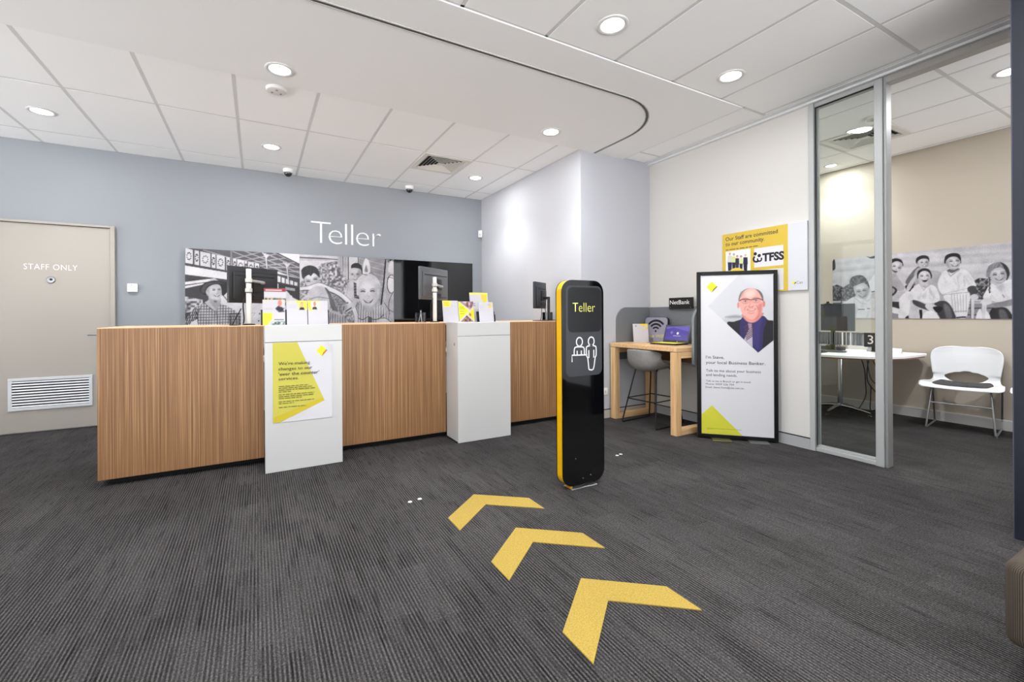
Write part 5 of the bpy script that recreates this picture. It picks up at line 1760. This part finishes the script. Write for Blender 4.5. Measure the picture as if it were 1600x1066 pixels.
# boy with curls
A.blob([(185, 805), (240, 770), (330, 715), (420, 735), (490, 770), (560, 730), (640, 820), (640, 980), (380, 980), (370, 815)], 232)
A.folds([(200, 800), (330, 720), (560, 740), (620, 960), (380, 970)], 196, 7, 2, 18)
A.line([(330, 718), (420, 790), (480, 800)], 6, 170); A.line([(380, 866), (455, 864)], 8, 70); A.line([(490, 856), (520, 856)], 9, 50)
A.speckle([(280, 560), (298, 492), (350, 462), (430, 462), (485, 510), (518, 600), (480, 640), (320, 660)], 40, 120, 18, 4, 5)
A.face([(325, 600), (345, 585), (440, 550), (490, 580), (512, 625), (495, 690), (455, 735), (400, 730), (350, 690)], 212, [(388, 652, 20), (456, 640, 20)], ((386, 692), (430, 704), (474, 694), 16), [(424, 640), (418, 676)], [([(440, 700), (500, 620), (480, 730), (430, 740)], 160)])
# girl leaning over
A.blob([(760, 470), (830, 450), (880, 520), (935, 610), (880, 650), (850, 640), (765, 660)], 172)
A.blob([(765, 690), (920, 650), (945, 690), (860, 740), (765, 770)], 186)
A.blob([(765, 590), (830, 610), (845, 650), (800, 700), (765, 700)], 70); A.blob([(790, 610), (820, 640), (790, 680)], 160)
A.poly([(765, 770), (990, 780), (990, 860), (765, 850)], 70)
A.blob([(870, 760), (910, 690), (1000, 640), (1000, 760), (985, 920), (890, 890)], 240)
A.blob([(765, 840), (840, 850), (990, 930), (950, 965), (860, 960), (765, 890)], 230); A.poly([(765, 900), (860, 920), (860, 980), (765, 980)], 140)
A.blob([(945, 960), (985, 935), (1035, 930), (1052, 970), (960, 985)], 30)
A.blob([(760, 340), (770, 280), (830, 256), (895, 275), (918, 330), (900, 350), (765, 360)], 52)
A.face([(765, 340), (800, 305), (850, 290), (905, 320), (900, 370), (870, 420), (820, 448), (768, 430)], 218, [(812, 352, 16), (872, 372, 16)], None, [(840, 350), (838, 388)])
A.blob([(786, 392), (832, 402), (850, 416), (822, 426), (800, 414)], 60, 2); A.line([(800, 398), (836, 410)], 5, 240, 2)
# boy at the back
A.blob([(945, 545), (990, 460), (1060, 380), (1120, 350), (1110, 470), (1080, 560), (1010, 590)], 120)
A.blob([(1080, 380), (1240, 400), (1380, 450), (1400, 820), (1250, 800), (1060, 560)], 178)
A.blob([(940, 590), (1030, 560), (1040, 620), (990, 650)], 50); A.blob([(960, 600), (1050, 470), (1080, 480), (990, 640)], 200)
A.blob([(1068, 300), (1082, 250), (1150, 220), (1218, 238), (1226, 300), (1190, 320), (1100, 330)], 58)
A.face([(1086, 310), (1110, 275), (1160, 258), (1212, 272), (1226, 330), (1190, 372), (1150, 380), (1105, 355)], 208, [(1140, 308, 14), (1195, 306, 14)], ((1140, 340), (1172, 346), (1200, 338), 10), [(1170, 300), (1168, 326)])
# tall boy
A.blob([(1385, 430), (1440, 395), (1500, 440), (1590, 388), (1680, 410), (1740, 490), (1785, 585), (1695, 605), (1690, 690), (1400, 690), (1330, 560)], 242)
A.folds([(1385, 430), (1500, 450), (1680, 410), (1780, 580), (1690, 690), (1400, 690)], 200, 12, 5, 22)
A.line([(1440, 400), (1480, 470), (1590, 392)], 8, 150); A.line([(1560, 470), (1590, 620)], 10, 206); A.line([(1640, 480), (1650, 590)], 10, 206); A.line([(1400, 680), (1700, 610)], 6, 190)
A.blob([(1685, 605), (1775, 588), (1790, 690), (1750, 735), (1705, 700)], 88)
A.blob([(1440, 400), (1500, 380), (1590, 380), (1500, 430)], 110)
A.blob([(1410, 690), (1690, 655), (1700, 790), (1685, 900), (1660, 965), (1540, 970), (1500, 860), (1440, 780)], 236)
for k in range(6):
    A.line([(1490 + k * 36, 690), (1515 + k * 30, 900)], 9, 176)
A.line([(1400, 690), (1700, 660)], 8, 170); A.line([(1530, 890), (1670, 885)], 10, 160); A.line([(1560, 962), (1660, 955)], 18, 50)
A.blob([(1406, 300), (1425, 225), (1510, 194), (1590, 212), (1608, 300), (1580, 320), (1430, 320)], 46)
A.face([(1425, 300), (1470, 245), (1545, 238), (1592, 280), (1596, 330), (1560, 378), (1505, 392), (1450, 365)], 216, [(1488, 292, 18), (1562, 286, 18)], ((1488, 328), (1530, 342), (1578, 324), 17), [(1526, 290), (1524, 318)], [([(1430, 310), (1470, 260), (1470, 370), (1500, 390), (1440, 370)], 160)])
A.line([(1742, 740), (1738, 970)], 44, 90); A.line([(1746, 740), (1742, 970)], 34, 224)
A.blob([(1718, 705), (1760, 682), (1805, 695), (1812, 735), (1760, 752), (1725, 742)], 214)
# laughing boy in front
A.blob([(1290, 790), (1400, 762), (1470, 800), (1525, 900), (1535, 985), (1340, 985), (1325, 880)], 78); A.blob([(1400, 800), (1470, 840), (1500, 960), (1430, 960)], 118, 12)
A.blob([(995, 880), (1100, 830), (1120, 980), (995, 980)], 205)
A.blob([(1003, 650), (1060, 590), (1115, 560), (1180, 612), (1240, 572), (1312, 610), (1352, 750), (1240, 792), (1090, 755), (1003, 752)], 241)
A.folds([(1003, 650), (1115, 560), (1312, 610), (1352, 750), (1090, 755)], 198, 10, 6, 20)
A.line([(1115, 565), (1165, 640), (1180, 612), (1235, 578)], 7, 176); A.blob([(1140, 700), (1200, 650), (1180, 740)], 214, 12)
A.blob([(1033, 752), (1110, 770), (1190, 806), (1290, 850), (1260, 885), (1130, 850), (1040, 800)], 84)
A.blob([(1180, 815), (1250, 800), (1345, 840), (1345, 870), (1280, 890), (1210, 868)], 214); A.blob([(1270, 840), (1360, 830), (1390, 860), (1330, 910)], 40)
A.poly([(1108, 868), (1142, 868), (1152, 985), (1118, 985)], 34)
A.blob([(1155, 985), (1170, 910), (1240, 880), (1310, 910), (1345, 985)], 244)
A.blob([(1082, 470), (1095, 410), (1150, 378), (1220, 385), (1255, 440), (1258, 490), (1230, 500), (1100, 500)], 48)
A.face([(1096, 480), (1120, 425), (1175, 405), (1228, 430), (1245, 490), (1228, 555), (1185, 606), (1140, 590), (1108, 540)], 222, [(1140, 468, 16), (1206, 464, 16)], None, [(1176, 460), (1174, 492)])
A.blob([(1140, 510), (1175, 505), (1214, 502), (1200, 530), (1175, 540), (1152, 532)], 70, 2); A.line([(1150, 512), (1206, 508)], 8, 244, 2)
# girl with a plait
A.blob([(2025, 845), (2140, 845), (2215, 930), (2220, 990), (1950, 990), (1960, 870)], 62); A.blob([(2060, 870), (2130, 880), (2170, 985), (2080, 985)], 108, 12)
A.blob([(1868, 725), (1905, 640), (1960, 560), (2040, 575), (2165, 510), (2260, 520), (2330, 560), (2330, 800), (2110, 800), (1930, 745)], 242)
A.folds([(1868, 725), (1960, 560), (2165, 510), (2330, 560), (2330, 800), (2000, 780)], 198, 12, 7, 22)
A.blob([(2030, 600), (2100, 570), (2090, 660)], 200, 14); A.line([(2100, 690), (2120, 720)], 10, 120)
A.blob([(1905, 470), (1925, 365), (1990, 315), (2075, 302), (2150, 345), (2184, 430), (2160, 470), (1960, 480)], 150)
A.strands([(1905, 470), (1925, 365), (1990, 315), (2075, 302), (2150, 345), (2184, 430), (1960, 480)], 96, 2.2, 26, 9, 5, 80)
A.blob([(2075, 302), (2150, 345), (2186, 430), (2150, 520), (2135, 450), (2120, 370)], 62)
A.face([(1945, 480), (1962, 420), (2010, 380), (2070, 365), (2125, 395), (2150, 460), (2135, 520), (2085, 556), (2010, 545), (1965, 515)], 216, [(2010, 452, 22), (2100, 438, 22)], ((2010, 492), (2060, 504), (2112, 486), 19), [(2058, 446), (2056, 480)])
for k in range(8):
    A.ell(1942 + (k % 2) * 6, 490 + k * 24, 13, 13, 70 if k % 2 else 110)
A.blob([(1930, 800), (2100, 770), (2220, 740), (2330, 740), (2330, 790), (2140, 830), (1960, 840)], 150)
A.poly([(1850, 800), (1912, 800), (1905, 985), (1845, 985)], 214); A.line([(1848, 800), (1842, 985)], 7, 110)
A.blob([(1785, 985), (1800, 900), (1840, 860), (1850, 985)], 244); A.blob([(1900, 880), (1940, 920), (1955, 985), (1900, 985)], 244)
A.blob([(1840, 775), (1880, 735), (1945, 738), (1975, 790), (1900, 812), (1860, 805)], 222)
A.grain(ink=.84)
A.build('printed_photo', t, -.0066, keep=lambda u, v: not (u < 110 and v < 300 and (u - 114) ** 2 + (v - 304) ** 2 > 40 ** 2))

# table
t = thing('office_table', 'white topped table on a chromed star base in the glazed office', 'table', (6.0, 2.75, 0))
top = rrect(-.60, .50, -.75, .85, (.52, .12, .05, .05), 14)
MB().prism(top, .708, .73, 'xy').build('table_top', M['table_white'], t, 40)
MB().prism(rrect(-.585, .49, -.735, .84, (.50, .11, .05, .05), 14), .692, .7078, 'xy').build('table_edge', M['table_edge'], t, 40)
cx_, cy_ = .10, -.06
MB().tube([(cx_, cy_, .07), (cx_, cy_, .692)], .027, 20).build('table_post', M['chrome'], t, 40)
for k in range(4):
    a = PI + k * PI / 2
    ex, ey = math.cos(a), math.sin(a)
    MB().tube([(cx_ + ex * .02, cy_ + ey * .02, .085), (cx_ + ex * .12, cy_ + ey * .12, .075), (cx_ + ex * .30, cy_ + ey * .30, .04)], [.024, .02, .013], 10).build('leg', M['chrome'], t, 40)
    MB().lathe([(.02, 0), (.02, .006), (.008, .012), (.007, .04)], cx_ + ex * .295, cy_ + ey * .295, 16).build('foot', M['chrome'], t, 40)
MB().lathe([(.11, .680), (.11, .691)], cx_, cy_, 24).build('top_flange', M['steel'], t, 40)

# monitor on the table
t = thing('monitor', 'dark monitor with a small web camera on the office table', 'monitor', (5.93, 2.70, .73), -PI / 2 - .05)
MB().box(-.26, .235, -.012, .02, .245, .560, .004).build('screen_case', M['dark_plastic'], t, 40)
MB().box(-.253, .228, -.0135, -.0118, .257, .552).build('screen', M['screen'], t)
MB().box(-.02, .02, .02, .045, .02, .40, .004).build('stand_neck', M['dark_plastic'], t, 40)
MB().prism(ellipse(0, -.03, .16, .11, 28), .0, .012, 'xy').build('stand_foot', mat('4a4e54', .35), t, 40)
t2 = thing('web_camera', 'small black web camera clipped on top of the office monitor', 'camera', (5.925, 2.735, .73 + .560), -PI / 2)
MB().lathe([(.013, 0), (.015, .01), (.012, .02)], 0, .016, 16, 'y', .01).build('lens_barrel', M['black'], t2, 40)
MB().box(-.03, .03, -.018, .022, 0, .006, .002, 1).build('clip', M['black'], t2)
t = thing('keyboard', 'black keyboard lying on the office table behind the film strip', 'keyboard', (5.66, 2.86, .73), -PI / 2)
MB().box(-.21, .21, -.07, .07, 0, .018, .004).build('keyboard_case', M['dark_plastic'], t, 40)
mb = MB()
for j in range(5):
    for i in range(15):
        mb.box(-.198 + i * .0265, -.198 + i * .0265 + .022, -.06 + j * .0245, -.06 + j * .0245 + .02, .018, .023)
mb.build('keys', mat('2a2b2e', .5), t)
t = thing('docking_box', 'low dark box with tangled leads on the office table', 'device', (6.18, 2.86, .73), -PI / 2)
MB().box(-.17, .17, -.06, .06, 0, .045, .005).build('case', M['grey_plastic'], t, 40)
r9 = random.Random(5)
for k in range(5):
    x = -.15 + k * .07
    MB().tube([(x, .06, .02), (x + r9.uniform(-.05, .05), .12, .05), (x + r9.uniform(-.1, .1), .05, .085), (x + r9.uniform(-.08, .08), -.07, .06), (x + r9.uniform(-.05, .05), -.13, .006)], .005, 6, 6).build('lead', M['black'], t, 40)
t = thing('desk_phone', 'dark telephone on the office table beside the white card', 'phone', (6.32, 2.40, .73), -PI / 2)
MB().box(-.08, .08, -.09, .09, 0, .03, .006).build('phone_base', M['dark_plastic'], t, 40)
MB().box(-.075, -.03, -.085, .085, .03, .058, .01).build('handset', M['black'], t, 40)
MB().box(-.01, .07, .02, .075, .03, .034, .001, 1).build('display', mat('7f8a86', .3), t)
t = thing('tent_card', 'small white folded card standing on the office table', 'card', (6.2, 2.19, .73), -PI / 2)
mb = MB()
mb.prism([(-.025, 0), (-.023, 0), (.001, .055), (-.001, .057)], -.045, .045, 'yz')
mb.prism([(.025, 0), (.023, 0), (-.001, .055), (.001, .057)], -.045, .045, 'yz')
mb.build('card_fold', M['white'], t)
MB().box(-.03, .03, -.0205, -.0195, .012, .014).build('print_line', M['ink_pale'], t)
# cables under the table
for pts, lb in (([(6.18, 2.52, .684), (6.23, 2.50, .52), (6.18, 2.47, .36), (6.25, 2.50, .2), (6.16, 2.55, .03), (6.02, 2.57, .009)], 'long black cable hanging straight below the office table'),
                ([(6.14, 2.40, .684), (6.16, 2.36, .56), (6.16, 2.33, .42), (6.16, 2.37, .38), (6.16, 2.42, .46), (6.16, 2.45, .684)], 'short looped black cable below the office table edge'),
                ([(6.20, 2.44, .684), (6.20, 2.46, .40), (6.20, 2.34, .22), (6.18, 2.33, .12), (6.18, 2.42, .06), (6.2, 2.43, .2), (6.21, 2.43, .34)], 'big black cable loop hanging near the office floor')):
    o = MB().tube(pts, .006, 6, 8).build('cable', M['black'], None, 40)
    tag(o, lb, 'cable')
t = thing('power_board', 'black power board with leads on the office floor beside the chrome base', 'power board', (6.30, 3.32, 0), .3)
MB().box(-.16, .16, -.05, .05, 0, .045, .005).build('board_body', M['dark_plastic'], t, 40)
for k in range(4):
    MB().tube([(-.12 + k * .08, 0, .045), (-.1 + k * .07, -.05, .12), (-.2 + k * .1, -.10, .08), (-.25 + k * .13, -.16, .01)], .006, 6, 6).build('lead', mat('77777a', .6) if k == 1 else M['black'], t, 40)

# visitor chairs ------------------------------------------------------------------------------
def visitor_chair(loc, rz, label):
    t = thing('visitor_chair', label, 'chair', loc, rz, 'white shell visitor chairs')
    # local: +x is the front, y across
    prof = [(.268, .418), (.258, .434), (.20, .444), (.10, .44), (.0, .432), (-.09, .434), (-.145, .458), (-.172, .50), (-.185, .545), (-.195, .60), (-.205, .66), (-.216, .715), (-.228, .765), (-.235, .798), (-.239, .816), (-.240, .822)]
    hw = [.270, .295, .297, .285, .270, .252, .243, .243, .247, .254, .261, .264, .255, .228, .175, .09]
    P = [Vector((a, b, 0)) for a, b in prof]
    dens = 4
    Pc = catmull(P, dens)
    Wc = [v.x for v in catmull([Vector((q, 0, 0)) for q in hw], dens)]
    nc = 32
    vs, fs = [], []
    nrow = len(Pc)
    tt = np.linspace(0, len(prof) - 1, nrow)
    for j in range(nrow):
        for i in range(nc + 1):
            s_ = -1 + 2 * i / nc
            e = abs(s_) ** 2.6
            back = min(1, max(0, (tt[j] - 5) / 3))
            rise = (1 - back) * (.035 if tt[j] > 1.5 else .01) * e + min(back, 1 - back) * .05 * e
            vs.append((Pc[j].x + back * .075 * e * min(1, Wc[j] / .25) ** 2, s_ * Wc[j], Pc[j].y + rise))
    n = nc + 1
    HC, HA, HB = 7.0, .62, 1.15          # slot: centre row, half span across, half rows
    inside = lambda tj, s_: (s_ / HA) ** 2 + ((tj - HC - (.0)) / HB) ** 2 < 1
    hole = set()
    for j in range(nrow - 1):
        for i in range(nc):
            if inside((tt[j] + tt[j + 1]) / 2, -1 + 2 * (i + .5) / nc):
                hole.add((j, i))
            else:
                fs.append((j * n + i, j * n + i + 1, (j + 1) * n + i + 1, (j + 1) * n + i))
    mb = MB(); mb.add(vs, fs)
    o = mb.build('seat_shell', M['chair_white'], t, 80)
    bm = bmesh.new(); bm.from_mesh(o.data)
    lo = [v for v in bm.verts if not v.link_faces]
    bmesh.ops.delete(bm, geom=lo, context='VERTS')
    ring = [v for v in bm.verts if v.is_boundary and abs(v.co.y) < .2 and .44 < v.co.z < .60 and v.co.x < -.1]
    for _ in range(6):
        bmesh.ops.smooth_vert(bm, verts=ring, factor=.5, use_axis_x=True, use_axis_y=True, use_axis_z=True)
    bm.to_mesh(o.data); bm.free()
    md = o.modifiers.new('thickness', 'SOLIDIFY'); md.thickness = .012; md.offset = 0
    sb = o.modifiers.new('rounding', 'SUBSURF'); sb.levels = 1; sb.render_levels = 1
    rows = [(.225, .452, .20, .0, 0), (.19, .458, .215, .0, 0), (.06, .456, .215, .006, 0), (-.07, .450, .20, .012, 0), (-.11, .455, .18, .018, 0)]
    shell(rows, 8, None, 'seat_pad', M['seat_fabric'], t, .022)
    for s_ in (-1, 1):
        MB().tube([(.19, s_ * .20, .425), (.205, s_ * .205, .41), (.265, s_ * .238, .020), (.255, s_ * .24, .0095), (.10, s_ * .24, .0095), (-.20, s_ * .24, .0095), (-.225, s_ * .24, .0095), (-.225, s_ * .245, .03), (-.155, s_ * .252, .40), (-.13, s_ * .235, .44), (-.09, s_ * .2, .425)], .0085, 8).build('leg', M['steel'], t, 40)
        MB().tube([(.248, s_ * .24, .0), (.248, s_ * .24, .012)], .012, 8).build('foot_glide', mat('6b6d70', .5), t)
    MB().tube([(.228, -.218, .27), (.228, .218, .27)], .006, 8).build('cross_bar', M['steel'], t, 40)
    MB().tube([(-.09, -.2, .425), (.19, -.2, .425)], .008, 8).tube([(-.09, .2, .425), (.19, .2, .425)], .008, 8).build('seat_rail', M['steel'], t, 40)
    return t
c = visitor_chair((6.285, 1.685, 0), PI + .15, 'white shell visitor chair with a grey seat pad beside the office table')
copy_thing(c, (6.34, 1.05, 0), PI + .10, 'white shell visitor chair mostly hidden by the navy wall edge')

# ================================================================== NEAR SOFA CORNER
t = thing('sofa', 'corner of a brown corduroy sofa on a dark base beside the navy wall', 'sofa', (2.70, -.1, 0))
MB().box(-.61, .60, -.75, .575, .125, .40, .035, 4).build('seat_cushion', M['corduroy'], t, 60)
MB().box(-.55, .56, -.70, .50, 0, .125).build('sofa_base', M['matte_black'], t)
